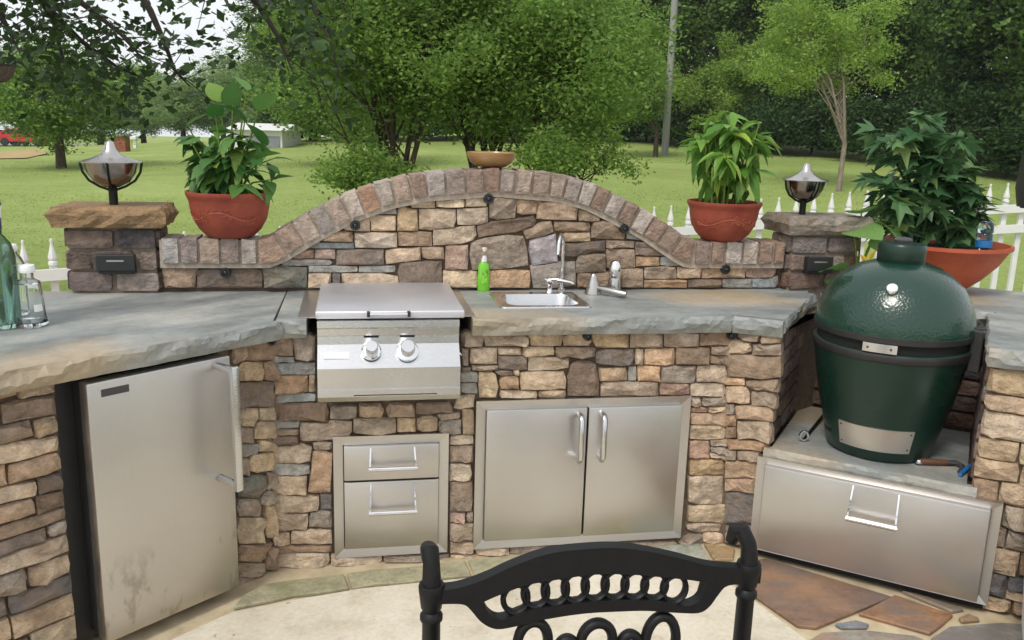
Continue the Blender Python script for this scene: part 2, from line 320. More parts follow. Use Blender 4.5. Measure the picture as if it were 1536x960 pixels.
# patio: concrete pad, with flagstones let in along the kitchen and at the right
patio = MB().box(-6, 6, -9.5, 4.9, -.12, -.012).build('patio', 'paving_mortar'); struct(patio)
padpx = [(345, 918), (440, 899), (540, 882), (720, 864), (900, 852), (1075, 862), (1110, 884), (1215, 962)]
pad = [tuple(atz(a, b, 0)[:2]) for a, b in padpx]+[(1.0, 1.9), (1.0, -9.4), (-5.9, -9.4), (-5.9, 1.0), (-1.55, 1.75)]
PW = lambda a, b, d: (a, b, d)
MB().prism(pad, PW, -.01, 0.0).build('concrete_pad', 'concrete', patio, bevel=.004, seg=1)
FLAGS = [([(1108, 842), (1150, 838), (1338, 895), (1225, 941), (1196, 938), (1112, 880)], (118, 92, 76)),
 ([(1342, 892), (1430, 922), (1412, 938), (1395, 950), (1288, 920)], (140, 102, 72)),
 ([(1352, 886), (1380, 892), (1446, 914), (1428, 917)], (128, 122, 110)),
 ([(1252, 935), (1284, 930), (1304, 936), (1300, 941), (1262, 941)], (112, 122, 132)),
 ([(1212, 962), (1232, 949), (1300, 946), (1372, 954), (1400, 966), (1420, 1010), (1230, 1010)], (134, 132, 124)),
 ([(1396, 958), (1424, 940), (1500, 934), (1560, 938), (1590, 980), (1430, 1000)], (128, 126, 118)),
 ([(1438, 926), (1452, 920), (1468, 926), (1470, 930), (1442, 932)], (140, 118, 88)),
 ([(1532, 926), (1548, 920), (1570, 930), (1540, 934)], (150, 104, 68)),
 ([(960, 830), (985, 818), (1050, 815), (1066, 842), (1040, 850), (970, 844)], (156, 158, 144), 'flag_moss'),
 ([(1056, 815), (1102, 822), (1100, 838), (1072, 840)], (158, 136, 104)),
 ([(702, 840), (735, 836), (790, 831), (860, 826), (950, 822), (955, 843), (900, 848), (820, 852), (760, 858), (712, 862)], (160, 154, 126), 'flag_moss'),
 ([(520, 860), (560, 854), (610, 851), (655, 845), (697, 840), (707, 863), (660, 866), (610, 873), (560, 876), (528, 882)], (158, 152, 124), 'flag_moss'),
 ([(366, 892), (400, 876), (440, 870), (480, 866), (515, 861), (523, 882), (480, 889), (440, 893), (400, 902), (350, 912)], (154, 148, 122), 'flag_moss'),
 ([(1060, 846), (1102, 846), (1108, 876), (1078, 858)], (150, 140, 118))]
for poly, col, *mm_ in FLAGS:
    MB().prism([tuple(atz(a, b, 0)[:2]) for a, b in poly], PW, -.011, .001+rng.uniform(0, .003)).build('flagstone', mm_[0] if mm_ else 'flag', patio, bevel=.003, seg=1, col=col)
for i in range(16):                                    # paving goes on to the right, outside the picture
    for j in range(6):
        x0 = 1.12+j*.62+rng.uniform(-.04, .04); y0 = 2.15-i*.55+rng.uniform(-.04, .04); q = lambda: rng.uniform(-.07, .07)
        p = [(x0+q(), y0+q()), (x0+.5+q(), y0+q()), (x0+.54+q(), y0+.42+q()), (x0+.2+q(), y0+.47+q()), (x0+q(), y0+.4+q())]
        if max(a[1] for a in p) > 2.3: p = [(a[0], min(a[1], 2.3)) for a in p]
        MB().prism(p, PW, -.011, .002).build('flagstone', 'flag', patio, bevel=.004, seg=1, col=rng.choice([(134, 130, 120), (140, 104, 76), (120, 100, 86), (146, 126, 96)]))
# ------------------------------------------------------------------ stones
COL = dict(t=(199, 178, 154), y=(199, 176, 145), o=(194, 163, 134), r=(176, 146, 129), b=(164, 142, 122), n=(166, 150, 134), d=(128, 113, 101), k=(112, 106, 103), g=(160, 161, 157), m=(122, 116, 100), w=(176, 168, 172))
def stone_piece(name, poly, P, m, col, parent, h=.016, back=.035, edge=.004, sh=.86, r=rng):
    n = len(poly); cx = sum(p[0] for p in poly)/n; cy = sum(p[1] for p in poly)/n; tx, ty = r.uniform(-1, 1), r.uniform(-1, 1); vs = []
    ext = max(max(abs(p[0]-cx) for p in poly), 1e-4); eyt = max(max(abs(p[1]-cy) for p in poly), 1e-4)
    for a, b in poly: vs.append(P(a, b, back))
    for a, b in poly: vs.append(P(cx+(a-cx)*.985, cy+(b-cy)*.975, -edge+r.uniform(-.004, .004)*(h/.016)))
    for a, b in poly:
        k = sh*r.uniform(.72, 1.1); vs.append(P(cx+(a-cx)*k, cy+(b-cy)*k, -h*(.8+.5*tx*(a-cx)/ext+.5*ty*(b-cy)/eyt)*r.uniform(.6, 1.3)-edge*.5))
    vs.append(P(cx+ext*r.uniform(-.3, .3), cy+eyt*r.uniform(-.2, .2), -h*r.uniform(.4, 1.7)-edge*.5))
    fs = []
    for q in range(2):
        for i in range(n): j = (i+1) % n; fs.append((q*n+i, q*n+j, (q+1)*n+j, (q+1)*n+i))
    fs += [(2*n+i, 2*n+(i+1) % n, 3*n) for i in range(n)]
    j = 13; dj = r.uniform(-j, j); wj = r.uniform(-5, 5); col = tuple(min(255, max(20, c+dj+w2)) for c, w2 in zip(col, (wj, 0, -wj)))
    me = bpy.data.meshes.new(name); me.from_pydata(vs, [], fs)
    b = bmesh.new(); b.from_mesh(me); bmesh.ops.recalc_face_normals(b, faces=b.faces); b.to_mesh(me); b.free()
    return link(name, me, m, parent, col)
def fit(rects, blockers, gap, grow, jit, r):
    """rects: (x0,y0,x1,y1[,angle]); every outline grows till it meets its neighbours half way, less the joint"""
    A = np.array([[(q[0]+q[2])/2, (q[1]+q[3])/2, abs(q[2]-q[0])/2, abs(q[3]-q[1])/2, R_(q[4]) if len(q) > 4 else 0] for q in list(rects)+list(blockers)])
    ca, sa = np.cos(A[:, 4]), np.sin(A[:, 4])
    def sdf(p):
        dx = p[0]-A[:, 0]; dy = p[1]-A[:, 1]; u = ca*dx+sa*dy; w_ = -sa*dx+ca*dy
        return np.maximum(np.abs(u)-A[:, 2], np.abs(w_)-A[:, 3])
    out = []
    for i in range(len(rects)):
        c = A[i]; pts = []
        U = [(-1, -1), (-.4, -1), (.35, -1), (1, -1), (1, .05), (1, 1), (.3, 1), (-.35, 1), (-1, 1), (-1, -.05)]
        for (a, b) in U:
            lo, hi = -.8*min(c[2], c[3]), grow
            def at_(o_):
                du, dv = (c[2]+o_)*a, (c[3]+o_)*b; return c[:2]+np.array([ca[i]*du-sa[i]*dv, sa[i]*du+ca[i]*dv])
            for _ in range(11):
                m_ = (lo+hi)/2; sdv = sdf(at_(m_)); own = sdv[i]; sdv[i] = 1e9
                if own+gap < sdv.min(): lo = m_
                else: hi = m_
            pts.append(at_(lo-r.uniform(0, jit)*(1.0 if abs(a)+abs(b) < 1.8 else 2.2)))
        out.append(pts)
    return out
def traced(rows, blockers, fr, parent, off=0.0, gap=.35, seed=3, name='stone', h=.017):
    r = random.Random(seed); rects = [q[:4]+((q[5],) if len(q) > 5 else ()) for q in rows]
    for q, pts in zip(rows, fit(rects, blockers, gap, 5, .55, r)):
        poly = [fr.px(x, y) for x, y in pts]; code = q[4]; hh = h*.35 if code == 'g' else h*r.uniform(.7, 1.3)
        stone_piece(name, poly, lambda a, b, d: (a, d+off, b), 'stone', COL[code], parent, hh, r=r)
def coursed(u0, u1, z0, z1, r, hmin=.045, hmax=.1, wmin=.09, wmax=.26):
    rects = []; z = z0
    while z < z1-.02:
        h = min(r.uniform(hmin, hmax), z1-z); h = z1-z if z1-z-h < .03 else h; u = u0+r.uniform(-.05, 0)
        while u < u1-.015:
            w_ = r.uniform(wmin, wmax); a, b = max(u, u0), min(u+w_, u1); b = u1 if u1-b < .04 else b; s = r.uniform(-.008, .008)
            if h > .075 and r.random() < .3: k = r.uniform(.35, .65)*h; rects += [(a, z+s, b, z+k+s), (a, z+k+s, b, z+h+s)]
            else: rects.append((a, z+s, b, z+h+s, r.uniform(-2.5, 2.5)))
            u = b if b >= u1 else u+w_
        z += h
    return rects
def proc_wall(parent, P, u0, u1, z0, z1, seed, codes, gap=.001, blockers=(), h=.017, name='stone', m='stone', **kw):
    r = random.Random(seed); rects = coursed(u0, u1, z0, z1, r, **kw)
    blockers = list(blockers)+[(u0-1, z0-1, u0, z1+1), (u1, z0-1, u1+1, z1+1), (u0-1, z0-1, u1+1, z0), (u0-1, z1, u1+1, z1+1)]
    for pts in fit(rects, blockers, gap, .012, .0022, r): stone_piece(name, [tuple(p) for p in pts], P, m, COL[r.choice(codes)], parent, h*r.uniform(.7, 1.3), r=r)
BRK = [(112, 92, 84), (128, 104, 92), (96, 80, 76), (140, 122, 112), (118, 86, 72)]
def brick_face(parent, P, u0, u1, z0, z1, bw, bh, gap, seed, cols=BRK, back=.03):
    r = random.Random(seed); rows = max(1, round((z1-z0)/bh)); bh = (z1-z0)/rows
    for j in range(rows):
        u = u0-(bw*.5 if j % 2 else 0); zz = z0+j*bh
        while u < u1-.01:
            a, b = max(u, u0), min(u+bw*r.uniform(.9, 1.1), u1); b = u1 if u1-b < .03 else b; g = gap/2; c = .008; q = lambda: r.uniform(-.003, .003)
            x0, x1, y0, y1 = a+g, b-g, zz+g, zz+bh-g
            if x1-x0 > .02:
                poly = [(x0+c+q(), y0+q()), (x1-c+q(), y0+q()), (x1+q(), y0+c), (x1+q(), y1-c), (x1-c, y1+q()), (x0+c, y1+q()), (x0+q(), y1-c), (x0+q(), y0+c)]
                stone_piece('brick', poly, P, 'brick', r.choice(cols), parent, .004, back, .004, .82, r)
            u = b if b >= u1 else u+bw
fxz = lambda y0: (lambda a, b, d: (a, y0+d, b))
# ---- centre base
base = fthing('stone_counter_base', 'tan stacked stone base under the straight middle counter with burner and doors', 'stone wall', FC)
CORE_U0, CORE_U1 = -.19, 1.476
MB().prism([(CORE_U0-.004, .012), (CORE_U1+.02, .012), (CORE_U1+.02, .55), (-.5, .55)], lambda a, b, d: (a, b, d), -.01, CB-.004).build('core', 'joint', base)
CENTRE = [(691,501,724,520,'n'),(727,503,794,520,'t'),(795,501,842,519,'y'),(844,502,884,520,'t'),(704,521,746,546,'t'),(692,521,703,550,'n'),(747,520,782,532,'t'),(783,519,831,532,'y'),(832,519,896,538,'d'),(747,533,791,554,'d'),(707,547,748,555,'n'),(792,533,857,555,'t'),(692,550,706,557,'n'),(691,558,716,573,'g'),(691,574,715,589,'g'),(718,557,746,598,'y'),(741,556,769,563,'n'),(770,555,779,562,'y'),(750,564,778,583,'o'),(779,556,848,584,'t',-3),(750,585,806,598,'t'),(807,585,848,597,'t'),(851,541,898,594,'d'),
(891,499,943,522,'y'),(944,499,994,521,'n'),(995,499,1048,520,'n'),(1049,499,1092,518,'b'),(889,523,951,549,'k'),(952,523,964,547,'t'),(966,522,1011,547,'o'),(1013,520,1064,547,'n'),(1066,519,1094,532,'t'),(1064,533,1091,546,'n'),(898,549,940,571,'t',-3),(942,549,954,571,'g'),(956,548,990,572,'o'),(991,548,1043,575,'n'),(1044,547,1087,573,'t'),(902,572,987,592,'n'),(990,575,1033,590,'r'),(1035,574,1086,594,'t'),(1034,595,1051,609,'t'),(1052,595,1088,608,'n'),
(1036,610,1060,618,'r'),(1061,609,1088,618,'t'),(1036,619,1089,636,'o'),(1034,638,1086,658,'y'),(1032,660,1064,688,'r'),(1065,659,1088,668,'t'),(1066,669,1088,678,'n'),(1064,679,1087,687,'t'),(1034,688,1084,711,'y'),(1030,713,1084,755,'t'),(1030,757,1086,783,'y'),(1026,784,1084,797,'t'),(1016,800,1052,813,'n'),(1053,798,1086,812,'t'),
(658,620,688,629,'n'),(658,629,692,650,'n'),(693,613,712,652,'t'),(596,627,624,647,'y'),(624,627,655,645,'y'),(530,627,594,648,'t'),(538,604,572,626,'t'),(497,608,536,626,'n'),(583,602,621,624,'b'),(624,600,678,618,'d',-3),(680,592,712,611,'t'),(674,652,710,666,'t'),(674,668,710,693,'n'),(674,694,706,721,'t'),(674,722,708,767,'n'),(674,768,698,783,'r'),(699,767,709,781,'n'),(674,784,709,810,'t'),(675,811,709,829,'t'),
(497,833,573,845,'t'),(575,831,674,840,'n'),(413,852,480,864,'m'),(480,848,550,860,'m'),(552,843,612,855,'m'),(612,842,674,850,'n'),(676,832,764,842,'t'),(715,821,764,831,'t'),(765,819,834,829,'n'),(834,815,917,824,'t'),(918,809,1015,820,'n'),
(415,507,440,534,'b'),(441,506,473,540,'n'),(410,535,442,543,'g'),(411,544,473,561,'g'),(412,563,462,588,'o'),(463,562,474,587,'y'),(412,589,474,602,'g'),(413,604,492,630,'d'),(410,631,450,642,'g'),(411,643,448,651,'n'),(410,652,448,667,'d'),(450,632,528,660,'n'),(470,664,498,674,'n'),(412,668,469,694,'t'),(410,695,467,712,'g'),(412,714,460,740,'t'),(464,676,498,737,'o',5),(410,743,479,768,'t'),(411,770,462,796,'t'),(464,766,498,790,'n'),(481,741,498,763,'k'),(411,799,435,816,'t'),(436,793,498,815,'t'),(411,818,498,827,'b'),(413,828,494,850,'t')]
BLK_C = [(474, 480, 691, 604), (499, 650, 673, 829), (711, 596, 1033, 812)]
traced(CENTRE, BLK_C, FC, base, seed=11)
# ---- left wing base (fridge stands in its opening)
lw = fthing('stone_counter_base', 'tan stacked stone base of the angled counter that holds the fridge', 'stone wall', FL)
MB().box(-2.3, -.722, .012, .5, -.01, CB-.004).box(-.205, .03, .012, .45, -.01, CB-.006).build('core', 'joint', lw)
SLIV = [(348,520,368,543,'b'),(369,515,411,541,'b'),(360,542,392,571,'y'),(393,541,411,569,'b'),(360,573,410,610,'d'),(362,612,387,640,'y'),(389,612,411,630,'y'),(360,641,379,665,'n'),(380,632,411,658,'y'),(360,666,387,685,'g'),(388,660,410,677,'y'),(374,679,410,706,'y'),(358,687,373,713,'n'),(358,714,398,746,'m'),(400,708,410,734,'n'),(358,748,388,774,'n'),(390,736,410,756,'n'),(358,776,396,815,'y'),(398,758,410,803,'y'),(358,817,404,842,'b'),(358,844,394,864,'n'),(396,822,410,850,'b'),(360,867,410,884,'n')]
traced(SLIV, [(200, 500, 344, 900)], FL, lw, seed=5)
proc_wall(lw, fxz(0), -2.25, -.725, 0, CB-.006, 21, 'ttyyotnbkd', hmin=.04, hmax=.085, wmin=.09, wmax=.26)
proc_wall(lw, lambda a, b, d: (-.722-d, a, b), .03, .46, 0, CB-.01, 22, 'tybn')
# ---- right wing base: panel, grill niche, pier
NU0, NU1, ND = .185, .865, .62
rw = fthing('stone_counter_base', 'tan stacked stone base of the angled counter with the grill niche lined in dark brick', 'stone wall', FR)
cm = MB().prism([(.0, .012), (NU0-.022, .012), (NU0-.022, .72), (.28, .72)], lambda a, b, d: (a, b, d), -.01, CB-.004)
cm.box(NU1+.022, 2.2, .012, .7, -.01, CB-.006).box(NU0-.02, 2.2, ND+.022, 1.25, -.01, CB-.008).box(NU0-.02, NU1+.02, .03, ND+.02, -.01, .385)
cm.build('core', 'joint', rw)
PANEL = [(1111,499,1140,512,'b'),(1141,501,1170,515,'b'),(1094,512,1127,527,'t'),(1129,516,1172,533,'n'),(1092,534,1172,566,'n'),(1088,566,1117,577,'o'),(1119,571,1165,585,'b'),(1089,579,1125,605,'t'),(1127,587,1161,609,'n'),(1104,609,1156,629,'o'),(1089,605,1102,621,'n'),(1106,631,1154,660,'t'),(1089,623,1104,639,'o'),(1089,640,1104,655,'b'),(1092,659,1148,674,'o'),(1089,675,1105,689,'n'),(1106,676,1140,690,'t'),(1088,692,1138,716,'o'),(1088,718,1134,736,'o'),(1088,738,1132,785,'k'),(1089,787,1130,798,'n'),(1088,799,1130,812,'t')]
traced(PANEL, [(1040, 490, 1086, 830), (1174, 490, 1230, 700)], FR, rw, seed=8)
proc_wall(rw, fxz(0), NU1+.0, 2.15, 0, CB-.008, 31, 'tyyybnkt', hmin=.05, hmax=.1, wmin=.08, wmax=.2)
DBR = [(92, 78, 72), (108, 88, 80), (80, 70, 68), (124, 108, 100), (98, 72, 62)]
brick_face(rw, lambda a, b, d: (NU0-.022-d+.022, a, b), .012, ND, .44, CB-.006, .19, .07, .012, 41, DBR)
brick_face(rw, lambda a, b, d: (NU1+d, a, b), .012, ND, .44, CB-.006, .19, .07, .012, 42, DBR)
brick_face(rw, lambda a, b, d: (a, ND+d, b), NU0, NU1, .44, CB-.006, .19, .07, .012, 43, DBR)
# ---- back wall with brick-capped arch
bw = fthing('arched_stone_wall', 'stacked stone splash wall with a low brick arch behind the sink', 'stone wall', FB)
ARC_O = [(.392, 1.127), (.531, 1.214), (.68, 1.296), (.843, 1.358), (.999, 1.393), (1.279, 1.417), (1.56, 1.398), (1.70, 1.362), (1.829, 1.302), (1.948, 1.243), (2.056, 1.176), (2.135, 1.127)]
us = np.linspace(.392, 2.135, 90); zo = np.interp(us, [p[0] for p in ARC_O], [p[1] for p in ARC_O])
for _ in range(1): zo[1:-1] = (zo[:-2]+zo[1:-1]*2+zo[2:])/4
CAP = .098; LOWZ = 1.127
poly = [(-.02, .90), (2.6, .90), (2.6, LOWZ-CAP-.012), (2.09, LOWZ-CAP-.012)]+[(float(u), float(z)-CAP-.012) for u, z in zip(us[::-1], zo[::-1]) if z > LOWZ+.01]+[(.44, LOWZ-CAP-.012), (-.02, LOWZ-CAP-.012)]
MB().prism(poly, fxz(0), .014, .10).build('core', 'joint', bw)
ARCH = [(396,401,461,432,'m'),(462,410,497,432,'t'),(498,410,511,432,'k'),(512,410,601,432,'t'),(463,399,537,408,'g'),(538,399,592,408,'g'),(425,389,495,397,'g'),(440,374,471,388,'r'),(472,374,503,388,'r'),(504,374,576,397,'d'),(462,364,531,372,'g'),(482,346,530,362,'b'),(532,349,596,371,'t'),(578,372,632,394,'t',-5),(516,325,555,347,'t'),(556,323,594,346,'t'),(567,313,595,321,'g'),(596,313,627,346,'y'),(618,299,653,312,'t'),(596,391,662,430,'d'),(597,348,648,369,'b'),(628,313,684,344,'t'),(654,293,697,311,'y'),(698,292,730,310,'y'),(685,312,732,336,'t',-3),(734,297,773,327,'b'),(649,341,713,366,'t',-4),(716,331,802,347,'d',-11),(775,300,804,320,'o'),(806,303,866,329,'o',3),(868,314,898,332,'n'),(832,333,884,347,'b'),(848,349,884,361,'y'),(785,338,829,354,'b',-16),(705,356,790,402,'n',-6),(668,368,701,404,'r'),(795,356,834,396,'w',-8),(838,364,908,380,'d',-5),(632,371,666,388,'b'),(665,406,717,432,'y'),(718,406,795,432,'o'),(797,396,862,431,'n',-5),(865,380,908,408,'n'),(866,410,887,431,'b'),(888,410,929,431,'b'),(888,334,938,358,'n',5),(941,345,978,360,'g',8),(909,361,951,372,'b'),(909,373,952,401,'b'),(952,362,1000,383,'d'),(954,385,989,399,'o'),(990,385,1024,398,'g'),(966,400,1014,418,'n'),(1015,400,1050,417,'t'),(931,403,964,431,'b'),(966,420,1030,431,'o'),(1031,419,1082,431,'d'),(1052,401,1117,417,'o'),(1118,402,1159,416,'r'),(1083,418,1127,431,'g'),(1128,418,1162,431,'g'),(247,402,294,432,'b'),(295,404,394,432,'d')]
traced(ARCH, [(240, 433, 1200, 440)], FB, bw, seed=17, gap=.35)
# cap bricks, each on its own bed
CAPC = [(162, 146, 135), (146, 128, 118), (174, 160, 151), (152, 122, 104), (142, 131, 123), (182, 171, 163), (160, 134, 116)]
path = [(-.0, LOWZ), (.392, LOWZ)]+[(float(a), float(b)) for a, b in zip(us[1:-1], zo[1:-1])]+[(2.135, LOWZ), (2.56, LOWZ)]
pv = np.array(path); seg = np.linalg.norm(np.diff(pv, axis=0), axis=1); cum = np.concatenate([[0], np.cumsum(seg)]); LEN = cum[-1]
def at(s): return np.array([np.interp(s, cum, pv[:, 0]), np.interp(s, cum, pv[:, 1])])
def nrm(s):
    a, b = at(max(s-.012, 0)), at(min(s+.012, LEN)); t = (b-a)/np.linalg.norm(b-a); return np.array([-t[1], t[0]])
bed = MB(); ss = np.linspace(0, LEN, 140); top = [at(s)-nrm(s)*.004 for s in ss]; bot = [at(s)-nrm(s)*(CAP+.014) for s in ss]
for lst, y0, y1 in ((1, -.026, .105),):
    k = len(ss); vs = [(p[0], y0, p[1]) for p in top]+[(p[0], y0, p[1]) for p in bot]+[(p[0], y1, p[1]) for p in top]+[(p[0], y1, p[1]) for p in bot]; fs = []
    for i in range(k-1): fs += [(i, i+1, k+i+1, k+i), (2*k+i, 3*k+i, 3*k+i+1, 2*k+i+1), (i, 2*k+i, 2*k+i+1, i+1), (k+i, k+i+1, 3*k+i+1, 3*k+i)]
    fs += [(0, k, 3*k, 2*k), (k-1, 3*k-1, 4*k-1, 2*k-1)]; bed.add(vs, fs)
bed.build('mortar_bed', 'mortar_light', bw)
nb = 38; r = random.Random(9); s = .004
while s < LEN-.03:
    wd = r.choice([.066, .072, .078, .07]); e = min(s+wd, LEN-.002); g = r.uniform(.004, .007); pts = []
    for q, dpt in ((s+g, 0), ((s+e)/2, 0), (e-g, 0), (e-g, .5), (e-g, 1), ((s+e)/2, 1), (s+g, 1), (s+g, .5)):
        pts.append(tuple(at(q)-nrm(q)*(CAP*dpt*.96-.002+r.uniform(-.003, .003))))
    stone_piece('brick', pts, lambda a, b, d: (a, d-.034, b), 'brick', r.choice(CAPC), bw, .006, .142, .004, .8, r); s = e
# ---- pillars
def pillar(label, u0, u1, y0, y1, zt, seed, capcol, over=.05):
    t = fthing('brick_pillar', label, 'pillar', FB)
    MB().box(u0+.012, u1-.012, y0+.012, y1-.012, -.05, zt-.002).build('core', 'mortar', t)
    brick_face(t, lambda a, b, d: (a, y0+d, b), u0, u1, CT+.004, zt-.004, .17, .083, .012, seed, [(104, 88, 80), (84, 74, 72), (122, 104, 96), (142, 130, 122), (110, 80, 66)])
    brick_face(t, lambda a, b, d: (u0+d, a, b), y0+.01, y1, CT+.004, zt-.004, .17, .083, .012, seed+1)
    brick_face(t, lambda a, b, d: (u1-d, a, b), y0+.01, y1, CT+.004, zt-.004, .17, .083, .012, seed+2)
    # rock-faced cap slab
    r = random.Random(seed); ring = []; a0, a1, b0, b1 = u0-over, u1+over, y0-over, y1+over
    for i in range(9): ring.append((a0+(a1-a0)*i/9, b0))
    for i in range(7): ring.append((a1, b0+(b1-b0)*i/7))
    for i in range(9): ring.append((a1-(a1-a0)*i/9, b1))
    for i in range(7): ring.append((a0, b1-(b1-b0)*i/7))
    n = len(ring); cx, cy = (a0+a1)/2, (b0+b1)/2; vs = []; H = .078
    for k, (z, ins) in enumerate(((0, .012), (.02, .0), (.045, -.006), (.066, .004), (H, .02))):
        for a, b in ring:
            sx = a-cx; sy = b-cy; L = math.hypot(sx, sy); q = ins+r.uniform(-.009, .009); vs.append((a-sx/L*q, b-sy/L*q, zt+z+(r.uniform(-.006, .006) if 0 < k < 4 else 0)))
    fs = [tuple(range(n))[::-1], tuple(4*n+i for i in range(n))]+[(k*n+i, k*n+(i+1) % n, (k+1)*n+(i+1) % n, (k+1)*n+i) for k in range(4) for i in range(n)]
    MB().add(vs, fs).build('cap_slab', 'stone', t, col=capcol)
    return t
pillar('short dark brick pillar with thick tan capstone', -.332, -.004, -.03, .15, 1.17, 51, (150, 122, 88), .036)
pillar('short brick pillar with grey brown capstone by the big green plant', 2.575, 2.90, -.05, .13, 1.165, 55, (142, 132, 120), .034)
# ------------------------------------------------------------------ countertops
def rough_edge(mb, P0, P1, out, ztop=CT, zbot=CB, seed=1, inset=.03, amp=.009, step=.016):
    r = random.Random(seed); P0 = np.array(P0[:2]); P1 = np.array(P1[:2]); L = np.linalg.norm(P1-P0); n = max(2, int(L/step)); out = np.array(out); vs = []
    rows = [(-inset, ztop, 0), (-.003, ztop, .005), (.002, ztop-.010, amp*.8), (.004, ztop-.026, amp), (.0, ztop-.043, amp), (-.01, zbot, .005), (-inset, zbot, 0)]
    ph = [r.uniform(0, 6) for _ in range(6)]
    for j, (off, z, am) in enumerate(rows):
        for i in range(n+1):
            k = i/n; wob = .6*math.sin(k*L*13+ph[0]+j*1.25)+.5*math.sin(k*L*31+ph[1]+j*1.9)+.25*math.sin(k*L*67+ph[2]-j*1.1)
            p = P0+(P1-P0)*k+out*(off+am*(.62*wob+r.uniform(-.28, .28))); dz = r.uniform(-.003, .003)+.004*math.sin(k*L*23+ph[3]) if 1 < j < 5 else 0
            vs.append((p[0], p[1], z+dz))
    m = n+1; fs = []
    for j in range(len(rows)-1):
        for i in range(n):
            a, b, c_, d = j*m+i, j*m+i+1, (j+1)*m+i+1, (j+1)*m+i
            fs += [(a, b, c_), (a, c_, d)] if (i+j) % 2 else [(a, b, d), (b, c_, d)]
    fs += [tuple(j*m for j in range(len(rows)))[::-1], tuple(j*m+n for j in range(len(rows)))]
    mb.add(vs, fs)
def slab_cells(mb, xs_, ys_, hole, z0=CB, z1=CT):
    X, Y = len(xs_), len(ys_); full = [[not hole((xs_[i]+xs_[i+1])/2, (ys_[j]+ys_[j+1])/2) for j in range(Y-1)] for i in range(X-1)]
    vs = [(x, y, z) for z in (z0, z1) for x in xs_ for y in ys_]; id_ = lambda i, j, k: k*X*Y+i*Y+j; fs = []
    g = lambda i, j: 0 <= i < X-1 and 0 <= j < Y-1 and full[i][j]
    for i in range(X-1):
        for j in range(Y-1):
            if not full[i][j]: continue
            fs += [(id_(i, j, 1), id_(i+1, j, 1), id_(i+1, j+1, 1), id_(i, j+1, 1)), (id_(i, j, 0), id_(i, j+1, 0), id_(i+1, j+1, 0), id_(i+1, j, 0))]
            if not g(i-1, j): fs.append((id_(i, j, 0), id_(i, j, 1), id_(i, j+1, 1), id_(i, j+1, 0)))
            if not g(i+1, j): fs.append((id_(i+1, j, 0), id_(i+1, j+1, 0), id_(i+1, j+1, 1), id_(i+1, j, 1)))
            if not g(i, j-1): fs.append((id_(i, j, 0), id_(i+1, j, 0), id_(i+1, j, 1), id_(i, j, 1)))
            if not g(i, j+1): fs.append((id_(i, j+1, 0), id_(i, j+1, 1), id_(i+1, j+1, 1), id_(i+1, j+1, 0)))
    mb.add(vs, fs)
GU0, GU1, GY1 = -.075, .492, .50        # burner cut-out
SU0, SU1, SY0, SY1 = .645, .945, .135, .40   # sink cut-out
SEAM = -.175; FE = -.055                 # front edge
ct = fthing('stone_countertop', 'grey bluestone countertop with rough front edge around the sink and burner', 'countertop', FC)
mb = MB()
slab_cells(mb, [SEAM, GU0, GU1, SU0, SU1, 1.30, 1.46], [FE+.03, SY0, SY1, GY1, .585], lambda x, y: (GU0 < x < GU1 and y < GY1) or (SU0 < x < SU1 and SY0 < y < SY1))
rough_edge(mb, (SEAM, FE), (GU0, FE), (0, -1), seed=61); rough_edge(mb, (GU1, FE), (1.46, FE), (0, -1), seed=62)
ct_obj = mb
# the tip beside the niche, in this frame
A_ = FC.loc(FR.wld(NU0+.015, -.045)); B_ = FC.loc(FR.wld(NU0+.015, ND+.02)); D_ = (1.4605, .585); E_ = (1.4605, FE+.03)
ib = np.array(B_)-np.array(A_); ib /= np.linalg.norm(ib); outn = np.array([ib[1], -ib[0]])
An = np.array(A_)-outn*.03+ib*.035; Bn = np.array(B_)-outn*.03; Ee = np.array((1.46, FE)); q2 = np.array(A_)-Ee; q2 /= np.linalg.norm(q2); o2 = np.array([q2[1], -q2[0]])
Z = lambda a, b, d: (a, b, d)
mb.prism([E_, tuple(An), tuple(Bn), D_], Z, CB, CT)
rough_edge(mb, tuple(An+outn*.03), tuple(Bn+outn*.03), outn, seed=63); rough_edge(mb, tuple(Ee), tuple(An+outn*.03-ib*.02), o2, seed=64)
mb.prism([D_, tuple(Bn), tuple(Bn+ib*.24+np.array([.02, .12])), (1.4605, .78), (1.25, .78), (1.25, .5855)], Z, CB, CT-.0005)
mb.build('slab', 'bluestone', ct)
lt = fthing('stone_countertop', 'long grey bluestone countertop above the fridge with pitched rough edge', 'countertop', FL)
mb = MB(); S0 = np.array(FL.loc(FC.wld(SEAM-.004, FE))); S1 = np.array(FL.loc(FC.wld(SEAM-.004, .585))); P_ = FL.loc(FB.wld(-.36, -.02)); EDG = -.078
mb.prism([(-2.35, EDG+.03), (S0[0]-.02, EDG+.03), tuple(S0+np.array([-.004, .004])), tuple(S1), (FL.loc(FB.wld(-.05, .02))), (FL.loc(FB.wld(-.55, .02))), (-.9, 1.15), (-2.35, 1.0)], Z, CB, CT-.0015)
rough_edge(mb, (-2.35, EDG), (S0[0]+.01, EDG), (0, -1), seed=71, amp=.011); mb.build('slab', 'bluestone', lt)
rt = fthing('stone_countertop', 'grey stone countertop behind the green grill, bearing the orange bowl pot', 'countertop', FR)
mb = MB(); nr = NU1-.012
mb.prism([(nr+.03, -.015), (2.2, -.015), (2.2, 1.3), (.62, 1.3), (.50, ND+.05), (nr+.03, ND+.05)], Z, CB, CT-.001)
rough_edge(mb, (nr+.005, -.045), (2.2, -.045), (0, -1), seed=73); rough_edge(mb, (nr, ND+.02), (nr, -.02), (-1, 0), seed=74, amp=.01)
mb.prism([(NU0+.03, ND+.0505), (.4995, ND+.0505), (.6195, 1.3), (.42, 1.3)], Z, CB, CT-.0014)
